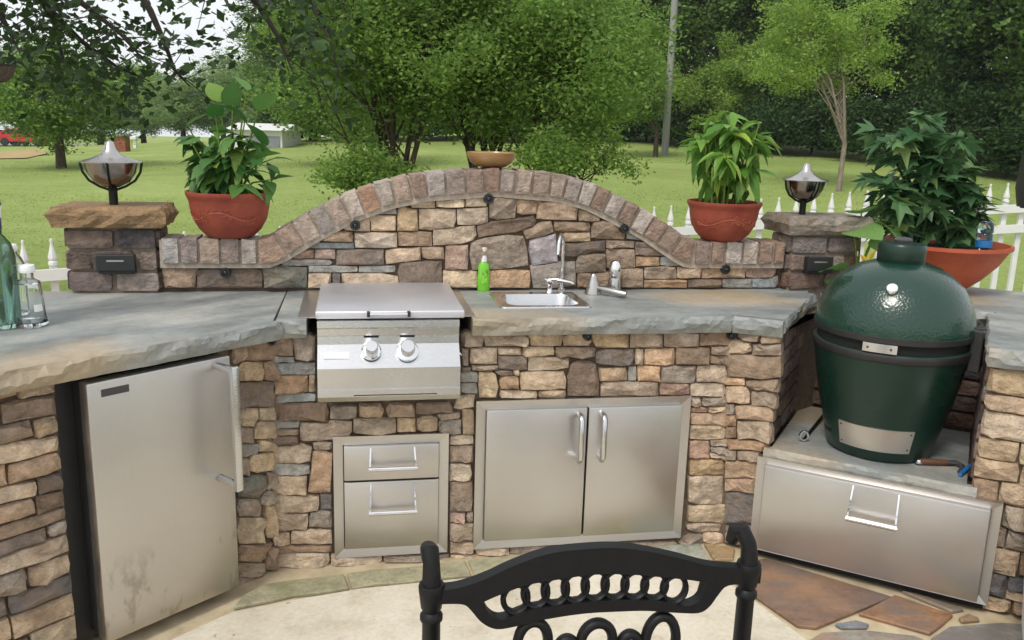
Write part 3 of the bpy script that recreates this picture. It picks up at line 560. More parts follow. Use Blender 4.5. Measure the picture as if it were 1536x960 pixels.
rough_edge(mb, (NU0+.05, ND+.02), (nr+.02, ND+.02), (0, -1), seed=75); mb.build('slab', 'bluestone', rt)
ns = fthing('stone_ledge', 'cream stone ledge slab under the green grill', 'ledge', FR)
mb = MB().prism([(NU0+.012, 0.0), (NU1-.012, 0.0), (NU1-.012, ND-.012), (NU0+.012, ND-.012)], Z, .388, .431)
rough_edge(mb, (NU0-.012, -.028), (NU1+.02, -.028), (0, -1), .431, .405, 76, inset=.028, amp=.007); mb.build('slab', 'bluestone', ns)
# ------------------------------------------------------------------ steel appliances
def frame_bars(u0, u1, z0, z1, w_, y0, y1):
    m = MB(); o_ = [(u0, z0), (u1, z0), (u1, z1), (u0, z1)]; i_ = [(u0+w_, z0+w_), (u1-w_, z0+w_), (u1-w_, z1-w_), (u0+w_, z1-w_)]; b_ = .006
    for k in range(4):
        j = (k+1) % 4; a, b, c_, d = o_[k], o_[j], i_[j], i_[k]
        m.add([(a[0], y1, a[1]), (b[0], y1, b[1]), (c_[0], y1, c_[1]), (d[0], y1, d[1]), (a[0], y0, a[1]), (b[0], y0, b[1]), (c_[0], y0+.006, c_[1]), (d[0], y0+.006, d[1])], [(4, 5, 6, 7), (0, 1, 5, 4), (2, 3, 7, 6), (0, 3, 2, 1), (1, 2, 6, 5), (3, 0, 4, 7)])
    return m
def panel(u0, u1, z0, z1, y0, y1): return MB().box(u0, u1, y0, y1, z0, z1)
def bar_handle(t, u, z0, z1, y, out, r_=.0115, name='handle'):
    pts = [(u, y+.002, z1), (u, y-out*.75, z1), (u, y-out, z1-.012), (u, y-out, z0+.012), (u, y-out*.75, z0), (u, y+.002, z0)]
    return MB().tube(pts, r_, 10).build(name, 'steel_bright', t, smooth=50)
def drop_handle(t, u0, u1, zt, zb, y, out, name='handle'):
    m = MB()
    for u, s in ((u0, 1), (u1, -1)): m.add([(u, y+.001, zt), (u+s*.005, y+.001, zt), (u+s*.005, y+.001, zb+.004), (u, y+.001, zb+.004), (u-s*.004, y-out, zb+.006), (u+s*.002, y-out, zb+.006), (u+s*.002, y-out, zb-.004), (u-s*.004, y-out, zb-.004)], [(0, 1, 2, 3), (4, 7, 6, 5), (0, 4, 5, 1), (1, 5, 6, 2), (2, 6, 7, 3), (3, 7, 4, 0)])
    m.tube([(u0-.006, y-out, zb), (u1+.006, y-out, zb)], .0095, 10)
    return m.build(name, 'chrome', t, smooth=40)
# double doors
dd = fthing('access_doors', 'wide stainless steel pair of cabinet doors set in the stone base', 'cabinet doors', FC)
frame_bars(.515, 1.334, .027, .608, .036, -.022, .02).build('frame', 'steel', dd)
MB().box(.55, 1.30, .005, .018, .06, .57).build('backing', 'dark_gap', dd)
um = FC.px(878, 700, -.03)[0]
pl = panel(.553, um-.003, .062, .575, -.034, .004).build('door', 'steel_v', dd, bevel=.004, smooth=40); bar_handle(pl, um-.036, .385, .555, -.034, .05)
pr = panel(um+.003, 1.297, .062, .575, -.034, .004).build('door', 'steel_v', dd, bevel=.004, smooth=40); bar_handle(pr, um+.05, .385, .555, -.034, .05)
# drawers
dw = fthing('drawer_unit', 'stainless steel two drawer unit below the burner', 'drawers', FC)
frame_bars(.006, .417, .023, .49, .034, -.022, .02).build('frame', 'steel', dw); MB().box(.036, .388, .005, .018, .05, .465).build('backing', 'dark_gap', dw)
zs = FC.px(590, 720, -.03)[1]
for a, b in ((.06, zs-.003), (zs+.003, .455)):
    p = panel(.043, .381, a, b, -.032, .004).build('drawer_front', 'steel_v', dw, bevel=.0035, smooth=40)
    zt = b-.006; drop_handle(p, .135, .295, zt, zt-.068 if b > .4 else zt-.1, -.032, .035)
# big drawer under the grill
bd = fthing('wide_drawer', 'wide stainless steel drawer under the green grill', 'drawer', FR)
frame_bars(.158, .966, .03, .402, .03, -.05, -.022).build('frame', 'steel', bd); MB().box(.19, .935, -.03, -.024, .055, .375).build('backing', 'dark_gap', bd)
p = panel(.19, .934, .04, .377, -.068, -.028).build('drawer_front', 'steel_v', bd, bevel=.005, smooth=40); drop_handle(p, .50, .655, .372, .262, -.068, .05)
MB().box(.165, .955, -.03, .02, .004, .03).build('toe_kick', 'dark_gap', bd)
# fridge
fr = fthing('fridge', 'compact stainless steel fridge with a smeared door and long handle', 'fridge', FL)
MB().box(-.715, -.21, .03, .44, .012, .835).build('cabinet', 'black_plastic', fr)
d = panel(-.674, -.218, .035, .842, -.079, -.028).build('door', 'steel_fridge', fr, bevel=.006, smooth=40)
MB().box(-.668, -.224, -.028, .03, .04, .836).build('gasket', 'dark_gap', fr)
z1 = FL.px(352, 555, -.135)[1]; z0 = FL.px(358, 732, -.135)[1]; uh = FL.px(354, 640, -.185)[0]; z1 = FL.px(352, 556, -.185)[1]; z0 = FL.px(358, 730, -.185)[1]; MB().box(uh-.013, uh+.013, -.196, -.178, z0-.014, z1+.014).box(uh-.010, uh+.010, -.179, -.078, z0-.01, z0+.012).box(uh-.010, uh+.010, -.179, -.078, z1-.012, z1+.01).build('handle', 'steel_bright', d, bevel=.004, smooth=40)
a = FL.px(152, 592, -.08); b = FL.px(194, 588, -.08); MB().box(a[0], b[0], -.0805, -.078, a[1]-.008, a[1]+.014).build('badge', 'grey_dark', d)
for u in (-.64, -.26):
    for y in (-.0, .36): MB().lathe([(.014, 0.002), (.016, .006), (.012, .014)], u, y+.04, 0, 10).build('foot', 'rubber', fr)
# burner
bu = fthing('side_burner', 'stainless steel drop-in double burner with closed lid and two knobs', 'burner', FC)
GA, GB = FC.px(476, 545, -.12)[0], FC.px(690, 545, -.12)[0]
def zat(py, off): return FC.px(582, py, off)[1]
PR = [(.02, CT+.004), (-.088, CT+.004), (-.09, zat(491, -.09)), (-.078, zat(493, -.08)), (-.078, zat(503, -.08)), (-.075, zat(504, -.08)), (-.078, zat(516, -.08)), (-.135, zat(552, -.135)), (-.135, zat(582, -.135)), (-.142, zat(584, -.14)), (-.142, zat(594, -.14)), (-.128, zat(601, -.13)), (-.03, zat(602, -.13)), (-.03, CB-.04), (-.03, CB-.012)]
n = len(PR); vs = [(GA, y, z) for y, z in PR]+[(GB, y, z) for y, z in PR]
MB().add(vs, [tuple(range(n)), tuple(range(n, 2*n))[::-1]]+[(i, (i+1) % n, n+(i+1) % n, n+i) for i in range(n)]).build('front_panel', 'steel_bright', bu)
MB().box(GU0-.03, GU1+.012, -.02, GY1+.012, CT+.001, CT+.005).build('flange', 'steel', bu)
MB().box(GA+.012, GB-.012, .03, GY1-.01, .66, CT).build('burner_box', 'steel', bu)
li = MB().box(-.045, .462, -.07, GY1-.012, CT+.0065, CT+.034).build('lid', 'steel_satin', bu, bevel=.006, seg=3, smooth=40)
h = MB().tube([(.135, -.088, CT+.026), (.265, -.088, CT+.026)], .005, 10).build('handle', 'chrome', li, smooth=40)
for u in (.132, .268): MB().box(u-.005, u+.005, -.095, -.069, CT+.018, CT+.034).build('handle_end', 'black_plastic', li)
sl_a = math.atan2(.057, zat(516, -.08)-zat(552, -.135))
for kx, rr in ((557, .03), (611, .034)):
    u, z = FC.px(kx, 527, -.105); M = Matrix.Translation((u, -.104, z)) @ Matrix.Rotation(R_(90)-sl_a, 4, 'X')
    for nm, prof, m in (('bezel', [(rr*1.12, -.002), (rr*1.12, .006), (rr*.95, .010), (0, .010)], 'chrome'), ('knob', [(rr*.74, .010), (rr*.78, .016), (rr*.72, .038), (rr*.64, .043), (0, .043)], 'steel_bright')):
        o = MB().lathe(prof, n=28).build(nm, m, bu, smooth=35); o.matrix_local = M
def slant(px0, py0, px1, py1, name, m, lift=.0012):
    vs = []
    for x, y in ((px0, py1), (px1, py1), (px1, py0), (px0, py0)):
        k = (y-516)/(552-516); yy = -.078-.057*k; u, z = FC.px(x, y, yy); vs.append((u, yy-lift, z))
    return MB().add(vs+[(a, b+lift*.9, c_) for a, b, c_ in vs], [(0, 1, 2, 3), (4, 7, 6, 5), (0, 4, 5, 1), (1, 5, 6, 2), (2, 6, 7, 3), (3, 7, 4, 0)]).build(name, m, bu)
slant(486, 528, 524, 538, 'name_plate', 'label_white')
fc = bpy.data.curves.new('lettering', 'FONT'); fc.body = 'COBRA'; fc.size = .017; fc.extrude = .0003; tmp = bpy.data.objects.new('lettering', fc); C.objects.link(tmp)
me = bpy.data.meshes.new_from_object(tmp.evaluated_get(bpy.context.evaluated_depsgraph_get())); bpy.data.objects.remove(tmp)
yy = -.078-.057*.42; u, z = FC.px(668, 531, yy); o = link('lettering', me, 'label_white', bu); o.matrix_local = Matrix.Translation((u, yy-.0015, z-.006)) @ Matrix.Rotation(R_(90)-sl_a, 4, 'X'); me.materials.clear(); me.materials.append(MATS['label_white'])
slant(669, 534, 687, 536, 'label_line', 'label_white')
z = zat(592, -.142); MB().box(.08, .36, -.1435, -.141, z-.0015, z+.001).build('grease_slot', 'dark_gap', bu)
z = zat(505, -.08)
for kx in (557, 611):
    u = FC.px(kx, 500, -.08)[0]; MB().box(u-.025, u+.025, -.0795, -.07, z-.003, z+.004).build('vent_slot', 'dark_gap', bu)
# sink
si = fthing('sink', 'small stainless steel drop-in sink let into the counter', 'sink', FC)
mb = MB(); fl = [(.62, .115), (.968, .115), (.968, .422), (.62, .422)]
def rr_(u0, u1, y0, y1, r_, n=6):
    out = []
    for cx, cy, a0 in ((u1-r_, y0+r_, -90), (u1-r_, y1-r_, 0), (u0+r_, y1-r_, 90), (u0+r_, y0+r_, 180)):
        for k in range(n): a = R_(a0+90*k/(n-1)); out.append((cx+r_*math.cos(a), cy+r_*math.sin(a)))
    return out
rings = [(rr_(.618, .970, .113, .424, .02), CT+.0006), (rr_(.622, .966, .117, .420, .02), CT+.006), (rr_(.655, .935, .145, .37, .05), CT+.0062), (rr_(.66, .93, .15, .365, .05), CT-.004), (rr_(.675, .915, .163, .352, .045), CT-.13), (rr_(.70, .89, .185, .33, .03), CT-.145)]
m = len(rings[0][0]); vs = [(a, b, z) for rg, z in rings for a, b in rg]; fs = [(k*m+i, k*m+(i+1) % m, (k+1)*m+(i+1) % m, (k+1)*m+i) for k in range(len(rings)-1) for i in range(m)]+[tuple((len(rings)-1)*m+i for i in range(m))]
MB().add(vs, fs).build('basin', 'steel_bright', si, smooth=40); MB().lathe([(.026, 0), (.026, .003), (.018, .002), (0, .001)], .795, .26, CT-.1448, 20).build('drain', 'chrome', si, smooth=30)
fa = fthing('gooseneck_faucet', 'thin gooseneck faucet rising behind the small sink', 'faucet', FC)
u, y = FC.loc(atz(842, 436, CT)); y = min(y, .525); zb = CT+.0005
MB().lathe([(.017, 0), (.017, .008), (.01, .014), (.0085, .06)], u, y, zb, 16).build('base', 'chrome', fa, smooth=40)
H = .235; pts = [(u, y, zb+.05), (u, y, zb+H-.05)]+[(u-.022*(1-math.cos(a)), y-.05*(1-math.cos(a)), zb+H-.05+.055*math.sin(a)) for a in [R_(k*17) for k in range(1, 10)]]; pts.append((pts[-1][0]-.004, pts[-1][1]-.008, pts[-1][2]-.045))
MB().tube(pts, .0075, 10).build('spout', 'chrome', fa, smooth=60)
lv = fthing('lever_tap', 'chrome single lever tap on the rim of the sink', 'tap', FC)
u, y = .865, .395; zb = CT+.0068
MB().lathe([(.02, 0), (.013, .008), (.010, .02), (.014, .034), (.022, .042), (.022, .055), (.016, .062), (0, .064)], u, y, zb, 18).build('body', 'chrome', lv, smooth=50)
MB().tube([(u-.02, y, zb+.055), (u+.02, y-.02, zb+.058), (u+.075, y-.045, zb+.05), (u+.088, y-.05, zb+.046)], [.008, .014, .011, .006], 10, flat=.7).build('lever', 'chrome', lv, smooth=60)
sp = fthing('spray_tap', 'cone shaped chrome tap with a hand sprayer lying on the counter', 'tap', FC)
u, y = FC.loc(atz(889, 441, CT)); zb = CT+.0005
MB().lathe([(.034, 0), (.033, .01), (.022, .05), (.014, .072), (.012, .08), (.006, .086), (0, .087)], u, y, zb, 20).build('cone', 'torch_steel', sp, smooth=50)
MB().tube([(u+.012, y-.01, zb+.03), (u+.04, y-.04, zb+.026), (u+.09, y-.085, zb+.018), (u+.11, y-.10, zb+.0165)], [.009, .014, .015, .012], 12).build('sprayer', 'torch_steel', sp, smooth=60)
sd_ = fthing('soap_dispenser', 'upright grey and chrome dispenser on the counter beside the sprayer', 'dispenser', FC)
u, y = FC.loc(atz(921, 438, CT)); y = min(y, .53)
MB().lathe([(.03, 0), (.03, .01), (.027, .05), (.024, .06)], u, y, CT+.0005, 20).build('body', 'torch_steel', sd_, smooth=50)
MB().lathe([(.024, .06), (.028, .075), (.026, .11), (.02, .128), (.01, .135), (0, .136)], u, y, CT+.0005, 20).build('top', 'chrome', sd_, smooth=60)
sb = fthing('soap_bottle', 'clear pump bottle of bright green soap beside the sink', 'soap bottle', FC)
u, y = FC.loc(atz(725, 436, CT)); zb = CT+.0005
MB().lathe([(.0, 0), (.024, 0), (.026, .006), (.025, .06), (.022, .108), (.012, .12)], u, y, zb, 18, sy=.75).build('bottle', 'soap_green', sb, smooth=50)
MB().lathe([(.0125, .12), (.0125, .145), (.006, .147), (.006, .165)], u, y, zb, 14).build('collar', 'label_white', sb, smooth=40)
MB().lathe([(.012, .165), (.014, .172), (.012, .18), (0, .181)], u, y, zb, 14).tube([(u, y, zb+.174), (u-.004, y-.035, zb+.17)], .005, 8).build('pump', 'pump_cream', sb, smooth=40)
MB().lathe([(.0265, .03), (.0262, .09)], u, y, zb, 10, R_(-110), R_(-60), sy=.76).build('label_panel', 'label_print', sb)
# puck lights
for fr_, x, y, s_, lb in ((FB, 338, 409, .02, 'small black round wall light beneath the terracotta pot holding tall bean leaves'), (FB, 533, 338, .02, 'small black round wall light under the climbing end of the arch above the burner'), (FB, 733, 298, .02, 'small black round wall light under the crown of the arch'), (FB, 937, 343, .02, 'small black round wall light under the falling end of the arch by the taps'), (FB, 1089, 404, .02, 'small black round wall light beneath the pot of bushy pepper plants'), (FC, 882, 505, .016, 'small black round light under the counter edge above the double doors'), (FC, 1098, 504, .015, 'small black round light under the counter edge in the stone corner'), (FC, 408, 512, .014, 'small black round light under the counter edge between fridge and burner')):
    u, z = fr_.px(x, y, -.03); t = fthing('puck_light', lb, 'light', fr_, 'small black puck lights on the stone')
    c = [(s_, .03), (s_, -.012), (s_*.85, -.018), (s_*.6, -.018), (s_*.55, -.012), (0, -.012)]
    mb = MB(); k = 16; vs = [(u+r_*math.cos(2*math.pi*i/k), -.022+d, z+r_*math.sin(2*math.pi*i/k)) for r_, d in c[:-1] for i in range(k)]+[(u, -.034, z)]
    fs = [(j*k+i, j*k+(i+1) % k, (j+1)*k+(i+1) % k, (j+1)*k+i) for j in range(4) for i in range(k)]+[(4*k+i, 4*k+(i+1) % k, 5*k) for i in range(k)]
    mb.add(vs, fs).build('housing', 'black_plastic', t, smooth=40)
    o = MB().lathe([(s_*.5, 0), (s_*.35, .004), (0, .005)], n=12).build('lens', 'dark_glass', t, smooth=60); o.matrix_local = Matrix.Translation((u, -.034, z)) @ Matrix.Rotation(R_(90), 4, 'X')
# outlet boxes
for x0, y0, x1, y1, off, lb in ((148, 383, 201, 411, -.03, 'black weatherproof outlet box on the dark brick pillar with tan cap'), (1209, 386, 1247, 411, -.05, 'black weatherproof outlet box on the pillar behind the green grill')):
    a = FB.px(x0, y1, off-.03); b = FB.px(x1, y0, off-.03); t = fthing('outlet_box', lb, 'outlet', FB)
    MB().box(a[0], b[0], off-.034, off+.004, a[1], b[1]).build('box', 'black_plastic', t, bevel=.004); MB().box(a[0]-.004, b[0]+.004, off-.045, off-.034, a[1]+.012, b[1]+.004).build('cover', 'black_plastic', t, bevel=.004)
    cu = (a[0]+b[0])/2; MB().box(cu-.03, cu+.03, off-.0465, off-.0448, b[1]-.022, b[1]-.016).build('latch', 'steel', t)
# ------------------------------------------------------------------ torches, bowl, bottles
def torch(label, P, s=1.0):
    t = thing('oil_torch', label, 'torch', tuple(P), .3)
    MB().tube([(0, 0, 0), (0, 0, .075*s)], .016*s, 12).build('post', 'black_iron', t, smooth=40)
    MB().lathe([(.0, .066), (.025, .066), (.062, .085), (.086, .12), (.094, .155), (.09, .155), (.0, .15)], n=28).build('bowl', 'torch_bowl', t, smooth=50)
    MB().lathe([(.108, .156), (.11, .16), (.07, .172), (.038, .186), (.024, .205), (.014, .232), (.008, .236), (0, .237)], n=28).build('lid', 'torch_steel', t, smooth=50)
    for k in range(4):
        a = k*math.pi/2; pts = [(math.cos(a)*r_, math.sin(a)*r_, z) for r_, z in ((.012, .055), (.045, .068), (.08, .09), (.1, .122), (.107, .158))]
        MB().tube(pts, .0035, 6, flat=1.5).build('bracket', 'black_iron', t, smooth=60)
    t.scale = (s, s, s); return t
torch('steel bowl oil torch standing on the tan pillar cap', FB.wld(-.165, .03, 1.249), 1.0)
torch('steel bowl oil torch standing on the grey pillar cap', FB.wld(2.655, .03, 1.244), .93)
bo = thing('ceramic_bowl', 'shallow tan glazed bowl on top of the stone arch', 'bowl', FB.wld(1.275, .035, 1.421))
MB().lathe([(0, 0), (.06, 0), (.085, .018), (.098, .04), (.1, .056), (.094, .058), (.088, .045), (.06, .012), (0, .008)], n=36).build('shell', 'ceramic', bo, smooth=50)
def bottle(name, label, px_, py, prof, m, capprof=None, capm=None, extra=None, sy=1.0, n=20):
    P = atz(px_, py, CT); t = thing(name, label, 'bottle', (P[0], P[1], CT+.0005), .6); t.scale = (1.25, 1.25, 1.12)
    MB().lathe(prof, n=n, sy=sy).build('glass', m, t, smooth=40)
    if capprof: MB().lathe(capprof, n=n).build('cap', capm, t, smooth=40)
    if extra: extra(t)
    return t
def blue_neck(t): MB().lathe([(.0175, .272), (.0175, .305)], n=20).build('neck_label', 'label_blue', t); MB().lathe([(.0185, .305), (.022, .338)], n=20).build('cap_band', 'label_white', t, smooth=40)
bottle('glass_bottle', 'tall green glass bottle with blue neck label on the counter', 5, 490, [(0, 0), (.038, 0), (.042, .006), (.042, .2), (.034, .235), (.017, .26), (.0165, .31), (.013, .31), (.013, .26), (.03, .235), (.037, .2), (.037, .012), (0, .01)], 'glass_green', [(.0145, .305), (.0215, .338), (.018, .36), (0, .362)], 'grey_dark', blue_neck)
bottle('glass_bottle', 'squat clear glass bottle with stopper beside the green bottle', 47, 488, [(0, 0), (.036, 0), (.04, .005), (.036, .03), (.032, .1), (.03, .125), (.016, .133), (.016, .155), (.012, .155), (.012, .133), (.026, .12), (.028, .1), (.032, .03), (.03, .012), (0, .01)], 'glass_clear', [(.019, .152), (.021, .16), (.019, .172), (0, .174)], 'glass_white', lambda t: MB().lathe([(.0375, .045), (.0362, .065)], n=6, a0=R_(-80), a1=R_(-45)).build('label_sticker', 'label_white', t))
bottle('glass_bottle', 'slim clear glass bottle with bent neck behind the squat bottle', 27, 478, [(0, 0), (.026, 0), (.028, .006), (.028, .16), (.02, .18), (.012, .19), (.012, .2), (.009, .2), (.009, .19), (.024, .16), (.024, .01), (0, .009)], 'glass_clear', [(.013, .198), (.016, .208), (.012, .218), (0, .22)], 'glass_white')
# ------------------------------------------------------------------ kamado grill
EX, EY = 1.405, 3.13; ez = .4325
eg = thing('kamado_grill', 'large dark green egg shaped ceramic grill on the stone ledge', 'grill', (EX, EY, ez), math.atan2(-EX, EY)+R_(2))   # local -y looks to the front
b = MB().lathe([(0, 0), (.19, 0), (.205, .01), (.222, .08), (.252, .19), (.278, .30), (.292, .385), (.296, .42), (.29, .424), (0, .424)], n=64).build('base', 'green_smooth', eg, smooth=45)
MB().lathe([(.286, .424), (.286, .452)], n=64).build('gasket', 'dark_gap', eg)
MB().lathe([(.2965, .388), (.3, .392), (.302, .416), (.298, .42)], n=64).build('lower_band', 'black_plastic', eg, smooth=50)
MB().lathe([(.298, .455), (.303, .458), (.303, .478), (.298, .482)], n=64).build('upper_band', 'black_plastic', eg, smooth=50)
dm = MB().lathe([(.288, .452), (.301, .456), (.302, .485), (.294, .535), (.274, .585), (.242, .632), (.2, .668), (.15, .695), (.1, .71), (.084, .712)], n=64).build('dome', 'green_enamel', eg, smooth=50)
ch = MB().lathe([(.084, .705), (.09, .712), (.091, .768), (.086, .776), (.04, .78), (0, .78)], n=40).build('chimney_cap', 'green_smooth', eg, smooth=40)
MB().lathe([(.034, .78), (.036, .79), (.028, .797), (0, .8)], n=24).build('vent_knob', 'grey_dark', ch, smooth=50)
def cpatch(r0f, z0, z1, a0, a1, th, n=10):
    m = MB(); vs = []
    for zz in (z0, z1):
        for i in range(n+1):
            a = -math.pi/2+R_(a0+(a1-a0)*i/n)
            for dr in (0, th): r_ = r0f(zz)+dr; vs.append((r_*math.cos(a), r_*math.sin(a), zz))
    k = (n+1)*2; fs = []
    for i in range(n): a = i*2; fs += [(a+1, a+3, k+a+3, k+a+1), (a, k+a, k+a+2, a+2), (a, a+2, a+3, a+1), (k+a, k+a+1, k+a+3, k+a+2)]
    fs += [(0, 1, k+1, k), (2*n, k+2*n, k+2*n+1, 2*n+1)]
    return m.add(vs, fs)
rb = lambda z: .205+(z-.01)*.2429
vp = cpatch(rb, .045, .135, -42, 30, .006).build('draft_door', 'steel', eg, smooth=30)
for a, z in ((-39, .057), (-39, .122), (27, .06), (27, .122)):
    q = -math.pi/2+R_(a); o = MB().lathe([(.004, 0), (.003, .003), (0, .004)], n=10).build('screw', 'grey_dark', vp, smooth=40); rr = rb(z)+.0055
    o.matrix_local = Matrix.Translation((rr*math.cos(q), rr*math.sin(q), z)) @ Vector((math.cos(q), math.sin(q), 0)).to_track_quat('Z', 'Y').to_matrix().to_4x4()
lp = cpatch(lambda z: .304, .425, .456, -20, 3, .004).build('latch_plate', 'steel_bright', eg, smooth=30)
for a in (-16.5, -1):
    q = -math.pi/2+R_(a); o = MB().lathe([(.005, 0), (.004, .003), (0, .004)], n=10).build('bolt', 'grey_dark', lp, smooth=40); o.matrix_local = Matrix.Translation((.3075*math.cos(q), .3075*math.sin(q), .44)) @ Vector((math.cos(q), math.sin(q), 0)).to_track_quat('Z', 'Y').to_matrix().to_4x4()
q = -math.pi/2+R_(-6); nv = Vector((math.cos(q)*.66, math.sin(q)*.66, .75)); o = MB().lathe([(.021, -.004), (.023, .006), (.02, .012), (0, .013)], n=24).build('thermometer', 'chrome', eg, smooth=40)
eg.scale = (.91, .91, 1)
o.matrix_local = Matrix.Translation((.238*math.cos(q), .238*math.sin(q), .636)) @ nv.to_track_quat('Z', 'Y').to_matrix().to_4x4()
o2 = MB().lathe([(.017, .0132), (0, .0136)], n=24).build('dial', 'label_white', o)
for a in (75, 88):
    q = -math.pi/2+R_(a); MB().box(.29, .335, -.018, .018, .35, .5, Matrix.Rotation(q, 3, 'Z'), (0, 0, 0)).build('hinge', 'black_plastic', eg, bevel=.005)
# tools on the ledge
P = atz(1205, 662, .432); t = thing('grate_lifter', 'black rod grate tool with steel ring end beside the grill', 'tool', (P[0], P[1], .4315))
dv = np.array(atz(1232, 630, .432))-np.array(P); MB().tube([(0, 0, .008), (dv[0]*.6, dv[1]*.6, .012), (dv[0]*1.2, dv[1]*1.2, .016)], .005, 8).build('rod', 'black_iron', t, smooth=50)
MB().ring(lambda a, b, d: (a, d, b+.0235), .015, .018, .005).build('ring_end', 'chrome', t, smooth=60)
P0 = atz(1378, 694, .44); P1 = atz(1432, 696, .44); t = thing('ash_tool', 'brown handled ash tool with curved steel hook in front of the grill', 'tool', (P0[0], P0[1], .4315)); dv = (P1-P0)
MB().tube([(0, 0, .013), (dv[0]*.2, dv[1]*.2, .014), (dv[0]*.8, dv[1]*.8, .013)], [.011, .012, .010], 10).build('handle', 'wood_handle', t, smooth=60); MB().lathe([(.012, -.006), (.013, 0), (.01, .008)], 0, 0, .013, 12).build('end_cap', 'chrome', t, smooth=50)
MB().tube([(dv[0]*.75, dv[1]*.75, .014), (dv[0]*1.02, dv[1]*1.0, .016), (dv[0]*1.12, dv[1]*.9-.02, .013), (dv[0]*1.02, dv[1]*.8-.05, .009), (dv[0]*.8, dv[1]*.7-.075, .007)], [.012, .013, .012, .009, .003], 8, flat=.5).build('hook', 'grey_dark', t, smooth=60)
P0 = atz(1440, 712, .44); P1 = atz(1468, 690, .44); t = thing('grill_brush', 'small brush with blue handle at the end of the ledge', 'brush', (P0[0], P0[1], .4315)); dv = P1-P0
MB().tube([(0, 0, .009), (dv[0]*.4, dv[1]*.4, .011), (dv[0]*.65, dv[1]*.65, .01)], [.007, .01, .006], 8).build('handle', 'blue_plastic', t, smooth=60); MB().tube([(dv[0]*.62, dv[1]*.62, .01), (dv[0]*.8, dv[1]*.8, .014), (dv[0]*1.15, dv[1]*1.15, .014)], [.006, .013, .012], 8).build('head', 'black_plastic', t, smooth=50)
# ------------------------------------------------------------------ potted plants
def leaf_mesh(name, shape, fold=.18, curl=.25, mt=None):
    vs = []; fs = []; k = len(shape)
    for i, (x, w_) in enumerate(shape):
        z = -curl*x*x; vs += [(x, 0, z), (x, w_, z+fold*w_), (x, -w_, z+fold*w_)]
    for i in range(k-1):
        a = i*3; fs += [(a, a+1, a+4, a+3), (a, a+3, a+5, a+2)]
    me = bpy.data.meshes.new(name); me.from_pydata(vs, [], fs); me.materials.append(MATS[mt])
    for p in me.polygons: p.use_smooth = True
    return me
OVAL = [(0, .004), (.12, .16), (.32, .28), (.55, .27), (.8, .14), (1, .003)]; LANCE = [(0, .004), (.15, .12), (.4, .2), (.7, .13), (1, .002)]
HEART = [(-.08, .12), (.04, .3), (.25, .40), (.5, .37), (.75, .22), (1, .004)]
def lobed(name, mt, cv=.2, cu=.12):
    pr = [(0, .0), (.1, -.3), (.42, -.55), (.35, -.25), (.75, -.42), (.62, -.16), (1.05, 0), (.62, .16), (.75, .42), (.35, .25), (.42, .55), (.1, .3)]
    vs = [(.3, 0, 0)]+[(x, y, -cv*x*x+cu*abs(y)-.02) for x, y in pr]; n = len(pr)
    me = bpy.data.meshes.new(name); me.from_pydata(vs, [], [(0, 1+i, 1+(i+1) % n) for i in range(n)]); me.materials.append(MATS[mt]); return me
def add_leaf(parent, me, P, az, pitch, size, r):
    me = r.choice(me) if isinstance(me, list) else me
    o = bpy.data.objects.new('leaf', me); C.objects.link(o); o.parent = parent; s_ = size*r.uniform(.8, 1.2)
    o.matrix_local = Matrix.Translation(P) @ Matrix.Rotation(az, 4, 'Z') @ Matrix.Rotation(-pitch, 4, 'Y') @ Matrix.Rotation(r.uniform(-.5, .5), 4, 'X') @ Matrix.Diagonal((s_, s_, s_, 1)); return o
def pot(t, prof, m, zsoil, rsoil):
    p = MB().lathe(prof, n=48).build('pot', m, t, smooth=40); MB().lathe([(rsoil, zsoil), (rsoil*.5, zsoil+.012), (0, zsoil+.008)], n=24).build('soil', 'soil', t); return p
BOWL = lambda R, H: [(0, 0), (R*.5, 0), (R*.56, H*.03), (R*.72, H*.18), (R*.85, H*.4), (R*.91, H*.65), (R*.93, H*.8), (R*.94, H*.82), (R*.98, H*.9), (R, H*.93), (R, H), (R*.95, H), (R*.92, H*.93), (R*.88, H*.7), (0, H*.69)]
def garland(p, R, H, r):       # raised garland on the pot's belly
    m = MB(); prv = None
    def on(a, z): rr_ = R*float(np.interp(z/H, [.18, .4, .65, .8], [.72, .85, .91, .93]))+.0005; return (rr_*math.cos(a), rr_*math.sin(a), z)
    zf = lambda a: H*(.5+.09*math.cos(4.2*(a+math.pi/2))); As = [-math.pi/2+k*.05 for k in range(-22, 23)]
    m.tube([on(a, zf(a)) for a in As], .0022, 5)
    for a in As:
        for sg in (-1, 1):
            if r.random() < .75: z = zf(a); L = r.uniform(.012, .026); m.tube([on(a, z), on(a+L*2.2, z+sg*L*.7), on(a+L*4.2, z+sg*L*r.uniform(.4, 1.1))], [.001, .0035, .0008], 5, flat=.6)
    m.build('relief_garland', 'relief', p)
r = random.Random(77)
bean = [leaf_mesh('leaf', HEART, f_, c_, 'leaf_bean') for f_, c_ in ((.1, .3), (.3, .1), (-.05, .5))]; pep = [leaf_mesh('leaf', OVAL, f_, c_, 'leaf_bean') for f_, c_ in ((.2, .35), (.45, .1), (.1, .7))]
R1, H1 = .162, .175; t = thing('potted_plant', 'terracotta bowl pot with tall bean leaves and broad dark foliage', 'potted plant', FB.wld(.255, .035, 1.131))
p = pot(t, BOWL(R1, H1), 'terracotta', H1*.88, R1*.92); garland(p, R1, H1, r)
st = MB()
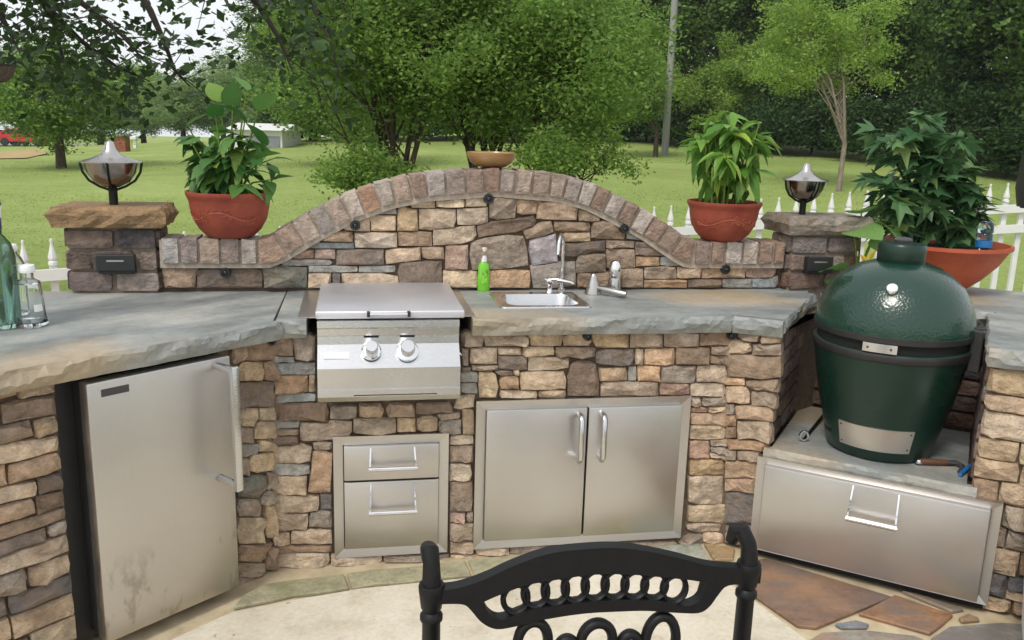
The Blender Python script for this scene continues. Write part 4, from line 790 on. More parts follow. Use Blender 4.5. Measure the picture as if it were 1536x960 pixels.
for k, (dx, dz, n_) in enumerate(((-.035, .36, 2), (-.02, .3, 1), (.03, .34, 2), (.06, .28, 2), (.10, .33, 1), (-.1, .2, 2), (.02, .24, 2), (.12, .2, 1), (-.14, .26, 1), (.07, .4, 1))):
    dy = r.uniform(-.06, .06); b0 = (dx*.3, dy*.3, H1*.88); top_ = (dx*1.2, dy, H1*.9+dz); mid = (dx*.7, dy*.8, H1*.9+dz*.5); st.tube([b0, mid, top_], [.006, .004, .0025], 6)
    add_leaf(t, bean, top_, r.uniform(0, 6.3), r.uniform(.3, 1.2), .095, r)
    for i in range(n_): q = r.uniform(.4, .9); add_leaf(t, bean, (dx*1.2*q, dy*q, H1*.9+dz*q), r.uniform(0, 6.3), r.uniform(-.5, .5), .08, r)
for k in range(26):
    a = r.uniform(0, 6.28); L = r.uniform(.06, .2); hgt = r.uniform(.05, .24); e = (math.cos(a)*L, math.sin(a)*L*.7, H1*.9+hgt); st.tube([(math.cos(a)*.03, math.sin(a)*.03, H1*.88), (e[0]*.5, e[1]*.5, H1*.9+hgt*.75), e], [.005, .0035, .002], 5)
    for i in range(6): q = r.uniform(.35, 1); add_leaf(t, pep, (e[0]*q, e[1]*q, H1*.9+hgt*(.25+.75*q)), a+r.uniform(-1.2, 1.2), r.uniform(-.8, .4), .085, r)
st.build('stems', 'leaf_mid', t, smooth=60)
bas = [leaf_mesh('leaf', LANCE, f_, c_, 'leaf_basil') for f_, c_ in ((.25, .5), (.5, .9), (.1, .2), (.7, .4))]; R2, H2 = .158, .165
t = thing('potted_plant', 'terracotta bowl pot full of bushy light green pepper plants', 'potted plant', FB.wld(2.292, .035, 1.131))
p = pot(t, BOWL(R2, H2), 'terracotta', H2*.88, R2*.92); garland(p, R2, H2, r); st = MB()
for k in range(21):
    a = r.uniform(0, 6.28); L = r.uniform(.02, .2); hgt = r.uniform(.27, .43)-L*.5; e = (math.cos(a)*L+.0, math.sin(a)*L, H2*.9+hgt); b0 = (math.cos(a)*L*.4, math.sin(a)*L*.4, H2*.88); st.tube([b0, (e[0]*.7, e[1]*.7, H2*.9+hgt*.55), e], [.005, .004, .002], 5)
    for i in range(14):
        q = 1-(r.random()**1.5)*.75; add_leaf(t, bas, (b0[0]+(e[0]-b0[0])*q+r.uniform(-.015, .015), b0[1]+(e[1]-b0[1])*q+r.uniform(-.015, .015), H2*.9+hgt*q), r.uniform(0, 6.28), r.uniform(-1.0, .35), .1, r)
st.build('stems', 'leaf_light', t, smooth=60)
for k, (x, z) in enumerate(((-.085, .16), (-.07, .145), (.06, .15))):
    MB().tube([(x, -.10, H2*.9+z), (x+.003, -.108, H2*.9+z-.04), (x, -.105, H2*.9+z-.085)], [.004, .008, .002], 8).build('pepper', 'leaf_light', t, smooth=60)
okr = [lobed('leaf', 'leaf_okra', a_, b_) for a_, b_ in ((.2, .12), (.5, .3), (.1, -.2), (.35, .5))]; P = atz(1425, 436, CT); R3, H3 = .275, .215
t = thing('potted_plant', 'wide orange plastic bowl pot with tall dark green lobed foliage', 'potted plant', (P[0]-.045, P[1]+.02, CT+.001))
pot(t, [(0, 0), (R3*.3, 0), (R3*.36, .006), (R3*.6, H3*.28), (R3*.82, H3*.6), (R3*.95, H3*.9), (R3, H3*.93), (R3, H3), (R3*.95, H3), (R3*.9, H3*.85), (0, H3*.8)], 'orange_pot', H3*.86, R3*.9); st = MB()
for k in range(21):
    a = r.uniform(0, 6.28); L = r.uniform(.03, .25); hgt = r.uniform(.36, .66)-L*.75; cx0 = -.13 if k % 4 else .02; hgt *= (1 if k % 4 else .6); L *= (1 if k % 4 else .62)
    e = (cx0+math.cos(a)*L, math.sin(a)*L, H3*.86+hgt); b0 = (cx0+math.cos(a)*.03, math.sin(a)*.03, H3*.84); st.tube([b0, (cx0+(e[0]-cx0)*.4, e[1]*.4, H3*.86+hgt*.6), e], [.009, .006, .003], 6)
    for i in range(14):
        q = 1-(r.random()**1.4)*.8; add_leaf(t, okr, (b0[0]+(e[0]-b0[0])*q+r.uniform(-.03, .03), b0[1]+(e[1]-b0[1])*q+r.uniform(-.03, .03), H3*.86+hgt*q+r.uniform(-.02, .02)), r.uniform(0, 6.28), r.uniform(-.7, .35), .118, r)
st.build('stems', 'leaf_dark', t, smooth=60)
Pb = atz(1446, 372, 1.14); b_ = thing('watering_bottle', 'clear blue plastic bottle stuck upside down in the orange pot', 'bottle', (P[0]+.055, P[1]-.12, CT+H3*.86+.01))
MB().lathe([(.008, -.03), (.012, 0), (.03, .03), (.032, .075), (.028, .08), (.032, .085), (.03, .12), (.022, .128), (0, .122)], n=20).build('shell', 'plastic_blue_clear', b_, smooth=50); MB().lathe([(.0335, .02), (.0335, .05)], n=20).build('label_wrap', 'blue_plastic', b_)
# squash vine by the pillar
Pq = atz(1284, 436, CT); sq = leaf_mesh('leaf', [(-.12, .2), (.0, .42), (.25, .55), (.5, .5), (.75, .3), (.95, .02)], .12, .3, 'leaf_squash')
t = thing('squash_vine', 'squash vine with broad pale leaves and a yellow flower beside the grill', 'plant', (Pq[0], Pq[1], CT+.001)); st = MB(); rq = random.Random(5)
MB().lathe([(0, 0), (.05, 0), (.062, .05), (.058, .05), (.05, .045), (0, .045)], n=20).build('saucer_pot', 'terracotta', t, smooth=40)
for x, y_, z, s_, pi in ((-.05, -.02, .27, .15, .1), (.02, -.06, .22, .1, -.3), (-.1, -.05, .1, .13, .2), (.07, 0, .3, .12, -.2), (-.12, -.02, .05, .08, -.2), (.1, -.05, .16, .09, -.4), (0, .04, .34, .1, .4)):
    st.tube([(0, 0, .03), (x*.4, y_*.4, z*.6), (x, y_, z)], [.005, .004, .003], 6); add_leaf(t, sq, (x, y_, z), rq.uniform(3.5, 6), pi, s_, rq)
st.build('stems', 'leaf_squash', t, smooth=60)
fl_ = MB()
for k in range(5): a = k*1.257; fl_.add([(0, -.09, .14), (.03*math.cos(a-.4), -.1+.01*math.sin(a), .14+.03*math.sin(a-.4)), (.06*math.cos(a), -.12, .14+.06*math.sin(a)), (.03*math.cos(a+.4), -.1, .14+.03*math.sin(a+.4))], [(0, 1, 2, 3)])
fl_.build('flower', 'flower_yellow', t, recalc=False)
# ------------------------------------------------------------------ chair
tp = np.array(atz(648, 826, .95)); tr = np.array(atz(1128, 797, .95)); ca_ = math.atan2(tr[1]-tp[1], tr[0]-tp[0]); FH = Frame((tp[0]+tr[0])/2, (tp[1]+tr[1])/2, math.degrees(ca_))
chair = fthing('patio_chair', 'black cast metal patio chair with pierced ring back', 'chair', FH)
hx = float(np.linalg.norm((tr-tp)[:2])/2); pxz = lambda x, y: FH.px(x, y)
XZ = lambda a, b, d: (a, d, b)
def catmull(p, n=5):
    p = [np.array(q) for q in p]; out = []
    for i in range(len(p)-1):
        a, b, c_, d = p[max(i-1, 0)], p[i], p[i+1], p[min(i+2, len(p)-1)]
        for k in range(n): t_ = k/n; out.append(.5*((2*b)+(-a+c_)*t_+(2*a-5*b+4*c_-d)*t_**2+(-a+3*b-3*c_+d)*t_**3))
    out.append(p[-1]); return [tuple(map(float, q)) for q in out]
TOPE = catmull([pxz(x, y) for x, y in ((655, 878), (668, 879), (692, 875), (729, 862), (768, 844), (819, 826), (873, 819), (924, 817), (967, 822), (1014, 832), (1061, 844), (1104, 848), (1138, 848))])
LOWE = catmull([pxz(x, y) for x, y in ((655, 901), (692, 901), (705, 910), (721, 928), (744, 938), (780, 932), (819, 923), (873, 915), (924, 912), (967, 911), (1014, 914), (1045, 914), (1061, 904), (1075, 885), (1090, 873), (1138, 870))])
HU = catmull([pxz(x, y) for x, y in ((725, 897), (748, 887), (787, 873), (830, 865), (889, 857), (944, 857), (991, 861), (1030, 865), (1055, 869))])
HL = catmull([pxz(x, y) for x, y in ((725, 899), (733, 916), (752, 924), (791, 910), (830, 904), (889, 897), (944, 895), (991, 897), (1026, 904), (1048, 894), (1055, 871))])
def strip(A, B, y0, y1, nx=90, ua=None, ub=None):
    A = sorted(A); B = sorted(B); ua = max(A[0][0], B[0][0]) if ua is None else ua; ub = min(A[-1][0], B[-1][0]) if ub is None else ub; q = np.linspace(ua, ub, nx); za = np.interp(q, [p[0] for p in A], [p[1] for p in A]); zb_ = np.interp(q, [p[0] for p in B], [p[1] for p in B]); vs = []; fs = []
    for i in range(nx): vs += [(q[i], y0, za[i]), (q[i], y0, zb_[i]), (q[i], y1, zb_[i]), (q[i], y1, za[i])]
    for i in range(nx-1):
        for k in range(4): fs.append((i*4+k, i*4+(k+1) % 4, i*4+4+(k+1) % 4, i*4+4+k))
    return vs, fs+[(0, 1, 2, 3)[::-1], tuple((nx-1)*4+k for k in range(4))]
ul, ur = HU[0][0], HU[-1][0]; hl_sorted = sorted(HL)
cr = MB(); cr.add(*strip(TOPE, HU, -.011, .011, 90, ul, ur)); cr.add(*strip(HL, LOWE, -.011, .011, 90, ul, ur))
cr.add(*strip(TOPE, LOWE, -.011, .011, 24, TOPE[0][0], ul)); cr.add(*strip(TOPE, LOWE, -.011, .011, 24, ur, TOPE[-1][0]))
cr.build('crest_rail', 'black_iron', chair, bevel=0, smooth=35)
for k in range(9):
    zx = 445+k*76; px_ = 600+zx/2.56; hu = np.interp(FH.px(px_, 880)[0], [p[0] for p in HU], [p[1] for p in HU]); hl_ = np.interp(FH.px(px_, 880)[0], [p[0] for p in hl_sorted], [p[1] for p in hl_sorted]); cu = FH.px(px_, 880)[0]; cz = (hu+hl_)/2; hz = (hu-hl_)/2
    MB().ring(lambda a, b, d: (cu+a, d, cz+b), .0195, hz+.001, .0047, 24, 8, 1.7).build('ring', 'black_iron', chair, smooth=60)
loops = [(755, 515, 62, 75), (510, 520, 58, 85), (1000, 515, 62, 105), (640, 560, 40, 58), (880, 545, 40, 62), (510, 690, 62, 85), (755, 690, 62, 90), (1000, 720, 62, 95), (640, 800, 45, 70), (880, 800, 45, 70), (510, 900, 62, 110), (755, 900, 62, 110), (1000, 900, 62, 110)]
for zx, zy, rx, rz in loops:
    u0, z0 = FH.px(600+zx/2.56, 760+zy/2.56); sc_ = (FH.px(900, 900)[0]-FH.px(800, 900)[0])/100/2.56
    MB().ring(lambda a, b, d: (u0+a, d, z0+b), rx*sc_, rz*sc_, .0085, 28, 8, 1.2).build('scroll_loop', 'black_iron', chair, smooth=60)
sc_ = (FH.px(900, 900)[0]-FH.px(800, 900)[0])/100; SEAT = .43
for s_ in (-1, 1):
    zt = .95; u0 = s_*hx; pts = [(u0, .012, zt-.02), (u0, .004, zt-.012), (u0, -.004, zt-.03), (u0, 0, zt-.06)]
    p_ = MB()
    q_ = .012 if s_ > 0 else .002
    p_.tube([(u0-q_*1.6, .03, zt-.03), (u0-q_*1.4, .022, zt-.008), (u0-q_, .008, zt-.003), (u0-q_*.3, .0, zt-.022), (u0, 0, zt-.05), (u0, 0, zt-.0535)], [.010, .0135, .0135, .013, .0145, .015], 14)
    p_.lathe([(.0185, 0), (.02, -.004), (.0195, -.012), (.016, -.04), (.0125, -.046), (.0175, -.052), (.0175, -.06), (.014, -.064), (.0145, -.2), (.0145, -(zt-.0535)+SEAT)], u0, 0, zt-.0535, 16)
    p_.build('back_post', 'black_iron', chair, smooth=50)
    MB().tube([(u0, 0, SEAT), (u0, .01, .3), (u0, .05, .002)], [.0145, .014, .012], 10).build('leg', 'black_iron', chair, smooth=50)
    MB().tube([(u0*1.04, -.46, SEAT), (u0*1.05, -.465, .3), (u0*1.08, -.47, .002)], [.015, .014, .012], 10).build('leg', 'black_iron', chair, smooth=50)
    MB().tube([(u0, -.01, .68), (u0*1.08, -.15, .69), (u0*1.1, -.32, .675), (u0*1.08, -.42, .64), (u0*1.05, -.45, SEAT)], [.011, .016, .017, .014, .012], 10).build('armrest', 'black_iron', chair, smooth=50)
MB().tube([(-hx, 0, SEAT+.1), (0, .0, SEAT+.105), (hx, 0, SEAT+.1)], .011, 8).build('lower_rail', 'black_iron', chair, smooth=50)
MB().box(-hx-.005, hx+.005, -.48, 0, SEAT-.015, SEAT+.012).build('seat', 'black_iron', chair, bevel=.01)
# ------------------------------------------------------------------ picket fence
fence = thing('picket_fence', 'white picket fence with pointed finials between the kitchen and the lawn', 'fence', (0, 0, 0))
FP = [(-4.6, 3.5, .86), (1.05, 6.3, 1.06), (2.7, 6.45, 1.22), (6.5, 6.7, 1.5)]
mbp = MB().box(-.019, .019, -.011, .011, -1.1, -.15)
mbp.lathe([(.016, -.15), (.024, -.142), (.024, -.126), (.015, -.120), (.022, -.112), (.023, -.1), (.013, -.06), (.006, -.02), (.009, -.012), (.006, -.002), (0, 0)], n=8)
mp = mbp.build('picket', 'white_paint', fence, smooth=35); pm = mp.data; bpy.data.objects.remove(mp)
def fpos(s):
    for i in range(len(FP)-1):
        a, b = np.array(FP[i]), np.array(FP[i+1]); L = np.linalg.norm((b-a)[:2])
        if s <= L: return a+(b-a)*s/L, math.atan2(b[1]-a[1], b[0]-a[0])
        s -= L
    return None, None
s = 0
while True:
    P, a = fpos(s)
    if P is None: break
    o = bpy.data.objects.new('picket', pm); C.objects.link(o); o.parent = fence; o.location = (P[0], P[1], P[2]); o.rotation_euler = (0, 0, a); s += .133
for i in range(len(FP)-1):
    a, b = np.array(FP[i]), np.array(FP[i+1])
    for dz in (-.19, -.34, -.95):
        n_ = np.array([-(b-a)[1], (b-a)[0], 0]); n_ = n_/np.linalg.norm(n_)*.022; vs = []
        for q in (a, b):
            for sg in (-1, 1):
                for hz in (-.03, .03): vs.append(q-n_*1.6+n_*.5*sg+np.array([0, 0, dz+hz]))
        MB().add(vs, [(0, 1, 3, 2), (4, 6, 7, 5), (0, 4, 5, 1), (2, 3, 7, 6), (0, 2, 6, 4), (1, 5, 7, 3)]).build('rail', 'white_paint', fence)
# ------------------------------------------------------------------ trees
def leaf_cloud(name, P, size, m, parent, seed, upbias=.35, aspect=.5):
    g = np.random.default_rng(seed); n = len(P); t = g.normal(size=(n, 3)); t[:, 2] *= .6; t /= np.linalg.norm(t, axis=1)[:, None]
    q = g.normal(size=(n, 3)); q[:, 2] += upbias; s_ = np.cross(t, q); s_ /= np.linalg.norm(s_, axis=1)[:, None]+1e-9; nn = np.cross(s_, t)
    L = size*g.uniform(.6, 1.3, n)[:, None]; W = L*aspect
    V = np.stack([P-t*L*.5, P+s_*W*.5-nn*L*.08, P+t*L*.5-nn*L*.12, P-s_*W*.5-nn*L*.08], 1).reshape(-1, 3)
    me = bpy.data.meshes.new(name); me.vertices.add(4*n); me.vertices.foreach_set('co', V.astype(np.float32).ravel()); me.loops.add(4*n); me.loops.foreach_set('vertex_index', np.arange(4*n, dtype=np.int32))
    me.polygons.add(n); me.polygons.foreach_set('loop_start', np.arange(0, 4*n, 4, dtype=np.int32)); me.update(calc_edges=True); me.materials.append(MATS[m])
    return link(name, me, None, parent)
def tree(name, label, base, crown, rad, ncl, clr, per, size, lm, bark, tr_, seed, group=None, forks=3, fork_h=.35, low=-.75, limbs=14, cat='tree', lean=(0, 0), flat=.7):
    """crown: centre relative to base; rad: semi-axes"""
    g = np.random.default_rng(seed); t = thing(name, label, cat, tuple(map(float, base)), 0, group); crown = np.array(crown, float); rad = np.array(rad, float)
    d = g.normal(size=(ncl, 3)); d /= np.linalg.norm(d, axis=1)[:, None]; rr_ = g.uniform(0, 1, ncl)**.42; c = d*rr_[:, None]; c[:, 2] = np.clip(c[:, 2], low, 1)
    lob = 1+.22*np.sin(3*np.arctan2(d[:, 1], d[:, 0])+seed)+.15*np.sin(5*d[:, 2]+seed*2); c = crown+c*rad*lob[:, None]
    cs = clr*g.uniform(.55, 1.35, ncl); k = np.maximum(8, (per*(cs/clr)**2).astype(int)); idx = np.repeat(np.arange(ncl), k); o = g.normal(size=(len(idx), 3))*np.array([1, 1, flat]); o *= .5
    P = c[idx]+o*cs[idx][:, None]; P = P[P[:, 2] > .25]; leaf_cloud('crown', P, size, lm, t, seed)
    m = MB(); ht = crown[2]; fh = fork_h*ht; m.tube([(0, 0, -.2), (lean[0]*.2, lean[1]*.2, fh*.5), (lean[0]*.5, lean[1]*.5, fh)], [tr_*1.25, tr_*1.0, tr_*.85], 10); st_ = []
    for i in range(forks):
        a = 2*math.pi*i/max(forks, 1)+seed; e = crown+np.array([math.cos(a)*rad[0]*.4, math.sin(a)*rad[1]*.4, rad[2]*.25]); s0 = np.array([lean[0]*.5, lean[1]*.5, fh-.05]); md = s0+(e-s0)*.5+g.normal(size=3)*rad[0]*.06; md[2] += .05*ht
        m.tube([s0, s0+(md-s0)*.5, md, e], [tr_*.7, tr_*.55, tr_*.42, tr_*.15], 7); st_ += [(s0, md), (md, e)]
    for i in g.choice(ncl, min(limbs, ncl), replace=False):
        a, b = st_[int(g.integers(len(st_)))] if st_ else (np.array([0, 0, fh*.5]), crown); q = g.uniform(.2, .9); p0 = a+(b-a)*q; p1 = c[i]; md = (p0+p1)/2+g.normal(size=3)*.08*np.linalg.norm(p1-p0)
        m.tube([p0, md, p1], [tr_*.28, tr_*.18, tr_*.05], 5)
    m.build('trunk', bark, t, smooth=60); return t
def up(px_, py, P): return float(aty(px_, py, P[1])[2]-P[2])           # height above P of a picture row at P's distance
def across(a, b, P): return abs(float(aty(b, 150, P[1])[0]-aty(a, 150, P[1])[0]))
# small trees on the lawn
P = hit(92, 250); tree('lawn_tree', 'round green shade tree standing alone on the lawn left of the torch', P, (0, 0, up(92, 145, P)), (across(0, 92, P)*1.0, 1.9, across(0, 92, P)*.85), 190, .4, 200, .10, 'leaf_mid', 'bark', .12, 101, forks=4, fork_h=.4)
P = hit(983, 234); tree('lawn_tree', 'small dense green tree beside the grey pole', P, (-across(952, 983, P), 0, up(983, 132, P)), (across(905, 990, P)*.5, 1.2, across(905, 1000, P)*.6), 90, .42, 300, .085, 'leaf_mid', 'bark', .08, 102, forks=4, fork_h=.35)
P = hit(1258, 284); tree('lawn_tree', 'airy yellow green tree with pale forked trunk behind the fence', P, (-across(1215, 1258, P), .6, up(1235, 55, P)), (across(1110, 1320, P)*.5, 1.5, across(1130, 1300, P)*.42), 150, .27, 150, .075, 'leaf_light', 'bark_pale', .055, 103, forks=5, fork_h=.32, limbs=26, lean=(.05, 0))
P = hit(1110, 226); tree('lawn_tree', 'wide yellow green tree at the edge of the lawn beyond the pepper pot', P, (0, 0, up(1110, 135, P)), (across(1003, 1215, P)*.5, 2.0, across(1030, 1190, P)*.5), 200, .4, 210, .115, 'leaf_light', 'bark', .12, 104, forks=4, low=-.85)
P = hit(529, 246); tree('lawn_tree', 'thin trunked light green tree on the lawn between bowl and bean pot', P, (0, 0, up(525, 140, P)), (across(430, 620, P)*.5, 2.2, across(430, 620, P)*.45), 120, .7, 300, .12, 'leaf_mid', 'bark', .09, 105, forks=3, low=-.7)
# shrub-like tree behind the arch
for i, (bx, by, px_, py, rx, rz, n_, sd_i, lb, fk) in enumerate(((-1.15, 8.2, 600, 62, .95, .86, 120, 111, 'leaning willowy tree rising behind the left rise of the arch', 4), (-.32, 8.6, 735, 55, 1.1, .92, 130, 112, 'tall fine leaved tree behind the crown of the arch', 5), (.2, 8.0, 850, 95, .75, .72, 95, 113, 'fine leaved tree with thin upright trunk behind the taps', 4))):
    P = np.array([bx, by, gz(bx, by)]); cz_ = up(px_, py, P); cx_ = float(aty(px_, py, P[1])[0])-bx
    tree('garden_tree', lb, P, (cx_, 0, cz_), (rx, 1.0, rz), int(n_*1.5), .24, 290, .046, 'leaf_mid', 'bark', .05, sd_i, forks=fk, fork_h=.3, limbs=46, low=-.95, lean=(cx_*.6, 0))
for i, (px_, py, Y, s_, lb) in enumerate(((560, 262, 7.2, .42, 'low leafy branch bush at the left foot of the garden trees'), (850, 235, 7.4, .48, 'low spreading bush behind the right side of the arch'))):
    q = aty(px_, py, Y); P = np.array([q[0], q[1], gz(q[0], q[1])]); tree('bush', lb, P, (0, 0, q[2]-P[2]), (s_, .4, s_*.42), 34, .15, 190, .042, 'leaf_mid', 'bark', .03, 120+i, forks=4, fork_h=.2, limbs=24, cat='bush')
# wood behind
WD = [(470, 46, 9.5, 5.0), (590, 42, 11, 5.2), (705, 47, 13, 5.5), (800, 40, 13.5, 5.0), (900, 44, 15, 5.4), (985, 38, 14, 4.6), (1075, 43, 15.5, 5.2), (1165, 37, 14, 4.6), (1255, 36, 13.5, 4.5), (1345, 33, 14, 4.6), (1435, 30, 13.5, 4.3), (1520, 27, 13, 4.0), (1600, 25, 13, 4.0), (1690, 23, 13, 4.2)]
def copy_tree(t, loc, rz, sc):
    c = t.copy(); C.objects.link(c); c.location = tuple(map(float, loc)); c.rotation_euler = (0, 0, rz); c.scale = sc
    for ch in list(t.children): q = ch.copy(); C.objects.link(q); q.parent = c
    return c
def stand(spots, protos, base_h, base_r):
    used = set()
    for i, (px_, Y, ht, rx) in enumerate(spots):
        x = float(aty(px_, 200, Y)[0]); loc = (x, Y, gz(x, Y)); k = i % len(protos); sc = (rx/base_r, rx/base_r, ht/base_h); rz = rng.uniform(0, 6.28)
        if k in used: copy_tree(protos[k], loc, rz, sc)
        else: used.add(k); protos[k].location = loc; protos[k].rotation_euler = (0, 0, rz); protos[k].scale = sc
O3 = np.zeros(3)
stand(WD, [tree('woodland_tree', 'tall dark green tree in the wood beyond the lawn', O3, (0, 0, 7), (3.6, 3.2, 7), 260, .85, 280, .21, lm_, 'bark', .22, 200+i, group='trees of the wood beyond the lawn', forks=3, fork_h=.3, low=-.92, limbs=8) for i, lm_ in enumerate(('leaf_wood', 'leaf_dark', 'leaf_wood', 'leaf_wood', 'leaf_dark'))], 14, 5.0)
SB = []
for i in range(26): px_ = 420+i*50; SB.append((px_, float(np.interp(px_, [420, 1000, 1700], [44, 36, 22.5]))+rng.uniform(-1, 1.5), rng.uniform(1.6, 2.6), rng.uniform(.8, 1.25)))
stand(SB, [tree('scrub_bush', 'dark scrub bush along the shady edge of the wood', O3, (0, 0, 1.0), (1.6, 1.4, 1.1), 46, .55, 240, .14, 'leaf_dark', 'bark', .05, 300+i, group='scrub along the edge of the wood', forks=3, fork_h=.2, limbs=5, cat='bush', low=-.95) for i in range(4)], 2.0, 1.0)
FT = [(-60, 92, 9, 5.5), (40, 96, 10, 6), (150, 62, 5.6, 4.0), (215, 66, 5.0, 3.6), (275, 60, 4.4, 3.6), (335, 75, 6.0, 4.2), (395, 62, 6.0, 3.8), (450, 58, 7.4, 4.0), (505, 60, 9, 4.6)]
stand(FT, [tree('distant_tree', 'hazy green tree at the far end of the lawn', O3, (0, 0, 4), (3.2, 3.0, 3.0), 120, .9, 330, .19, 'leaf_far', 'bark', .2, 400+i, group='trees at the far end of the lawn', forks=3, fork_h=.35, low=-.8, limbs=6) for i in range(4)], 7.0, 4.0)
# near tree whose boughs hang into the top left
g = np.random.default_rng(9); nt_ = thing('shade_tree', 'big leafed tree coloured backlit dark whose boughs hang in at the top corner', 'tree', (-5.4, 6.0, gz(-5.4, 6)))
base_ = np.array([-5.4, 6.0, gz(-5.4, 6)]); LP = []; br = MB(); br.tube([(0, 0, -.2), (.1, 0, 1.2), (.2, .1, 2.6), (.3, .2, 4.4)], [.24, .2, .17, .12], 12)
bough = [[(-60, -150), (20, -60), (70, 10), (120, 60), (175, 100), (225, 122)], [(-60, -150), (60, -40), (130, 10), (180, 50), (220, 95)], [(60, -150), (190, -40), (225, 15), (245, 60), (262, 105), (285, 130)], [(-60, -120), (-20, -20), (10, 40), (30, 80)], [(-60, -120), (40, -30), (80, 30), (95, 90), (130, 130)], [(200, -180), (350, -40), (390, 10), (420, 60), (440, 110)], [(250, -180), (420, -40), (470, 10), (495, 60), (510, 120)], [(200, -180), (310, -60), (335, -10), (345, 15)], [(250, -180), (440, -30), (500, -10), (530, 30)]]
for k, pts in enumerate(bough):
    Y = 6.2+.35*k*(-1)**k*.5; W = [aty(a, b, Y+g.uniform(-.3, .3))-base_ for a, b in pts]; W = [np.array([.25, .15, 3.6 if k < 5 else 4.2])]+W
    br.tube([tuple(q) for q in W], list(np.linspace(.045, .004, len(W))), 6); W = np.array(W)
    for i in range(1, len(W)-1):
        seg_n = (20, 18, 5, 22, 20, 13, 16, 3, 14)[k]
        for j in range(seg_n):
            q = g.uniform(); c = W[i]*(1-q)+W[i+1]*q; tw = c+np.clip(g.normal(size=3), -1.3, 1.3)*np.array([.22, .3, .17]); tw[2] -= .06
            if j % 3 == 0: br.tube([tuple(c), tuple((c+tw)/2+np.array([0, 0, .03])), tuple(tw)], [.004, .003, .0015], 4)
            LP.append(tw+np.clip(g.normal(size=(6, 3)), -1.6, 1.6)*np.array([.085, .085, .075]))
br.build('trunk', 'bark_dark', nt_, smooth=60)
CR = [g.normal(size=(220, 3))*.45+q for q in g.normal(size=(26, 3))*np.array([1.3, 1.3, .7])+np.array([-.4, 0, 4.7])]
leaf_cloud('crown', np.concatenate(LP+CR), .075, 'leaf_backlit', nt_, 5, .2, .58)
# ------------------------------------------------------------------ far things
P = hit(1003, 214); P = np.array([float(aty(1003, 140, 30)[0]), 30.0, gz(float(aty(1003, 140, 30)[0]), 30)])
pl_ = thing('utility_pole', 'tall pale grey utility pole behind the small dense tree', 'pole', tuple(P)); MB().tube([(0, 0, -.3), (0, 0, 4), (.02, 0, 11)], [.125, .115, .09], 14).build('shaft', 'pole_grey', pl_, smooth=50)
MB().box(-.9, .9, -.05, .05, 9.9, 10.0).build('cross_arm', 'pole_grey', pl_)
rd = MB(); 
Yr = 80; rv = []
for k in range(25): x = -70+k*4; rv += [(x, Yr-2.4+.03*x, gz(x, Yr)+.06), (x, Yr+2.4+.03*x, gz(x, Yr)+.06)]
o = rd.add(rv, [(2*k, 2*k+2, 2*k+3, 2*k+1) for k in range(24)]).build('road', 'roof_grey', recalc=False); struct(o)
P = hit(45, 232); sx = across(0, 100, P); pm_ = MB(); ring_ = []
q = [atz(-90, 228, gz(*hit(0, 228)[:2])), ]
dirt = []
for a, b in ((-120, 226), (60, 226), (72, 232), (40, 239), (-120, 243)): h_ = hit(a, b); dirt.append((h_[0], h_[1], gz(h_[0], h_[1])+.045))
simple_noise('dirt', lin((178, 152, 104)), lin((150, 128, 84)), 1.5, .95)
o = MB().add(dirt, [tuple(range(5))]).build('dirt_path', 'dirt', recalc=False); struct(o)
def car(label, px_, py, col, L=4.4, rz=0.1):
    h_ = aty(px_, py, 76); t = thing('parked_car', label, 'car', (float(h_[0]), float(h_[1]), gz(h_[0], h_[1])+.05), rz, 'cars parked beyond the lawn')
    prof = [(-L/2, .35), (L/2, .35), (L/2, .75), (L*.42, .88), (L*.2, .95), (L*.08, 1.42), (-L*.25, 1.45), (-L*.42, .98), (-L/2, .9)]
    MB().prism(prof, lambda a, b, d: (a, d, b), -.85, .85).build('body', col, t, bevel=.06)
    MB().prism([(L*.17, .98), (L*.065, 1.36), (-L*.23, 1.38), (-L*.36, 1.0)], lambda a, b, d: (a, d, b), -.865, .865).build('window', 'dark_glass', t)
    for sx_ in (-.3, .3):
        for sy in (-.8, .8):
            wh = MB(); wh.lathe([(0, -.1), (.32, -.1), (.34, -.06), (.34, .06), (.32, .1), (0, .1)], n=16); o = wh.build('wheel', 'rubber', t, smooth=40); o.matrix_local = Matrix.Translation((sx_*L, sy, .34)) @ Matrix.Rotation(R_(90), 4, 'X')
    return t
car('silver car parked beyond the lawn', 8, 216, 'silver_paint', 4.4); car('red car parked beside a silver one beyond the lawn', 38, 214, 'red_paint', 4.4)
h_ = hit(385, 221); P = (float(h_[0]), float(h_[1]), gz(h_[0], h_[1])); W_ = across(335, 412, h_)
ho = thing('white_outbuilding', 'low white outbuilding with grey front beyond the lawn', 'building', P, .05); Hh = up(380, 192, np.array(P))
MB().box(-W_/2, W_/2, 0, 4, -.3, Hh*.92).build('wall', 'wall_white', ho); MB().add([(-W_/2-.2, -.25, Hh*.9), (W_/2+.2, -.25, Hh*.9), (W_/2+.2, 4.2, Hh*.9), (-W_/2-.2, 4.2, Hh*.9), (-W_/2-.2, 2, Hh*1.25), (W_/2+.2, 2, Hh*1.25)], [(0, 1, 5, 4), (2, 3, 4, 5), (0, 4, 3), (1, 2, 5), (0, 3, 2, 1)]).build('roof', 'wall_white', ho)
MB().box(-W_*.18, W_*.45, -.06, 0, 0, Hh*.6).build('garage_door', 'roof_grey', ho)
h_ = hit(184, 226); t = thing('brick_post', 'reddish brick post on the far lawn behind the torch', 'post', (float(h_[0]), float(h_[1]), gz(h_[0], h_[1]))); MB().box(-.22, .22, -.22, .22, -.1, up(184, 205, np.array([h_[0], h_[1], gz(h_[0], h_[1])]))).build('shaft', 'red_brick', t, bevel=.02)
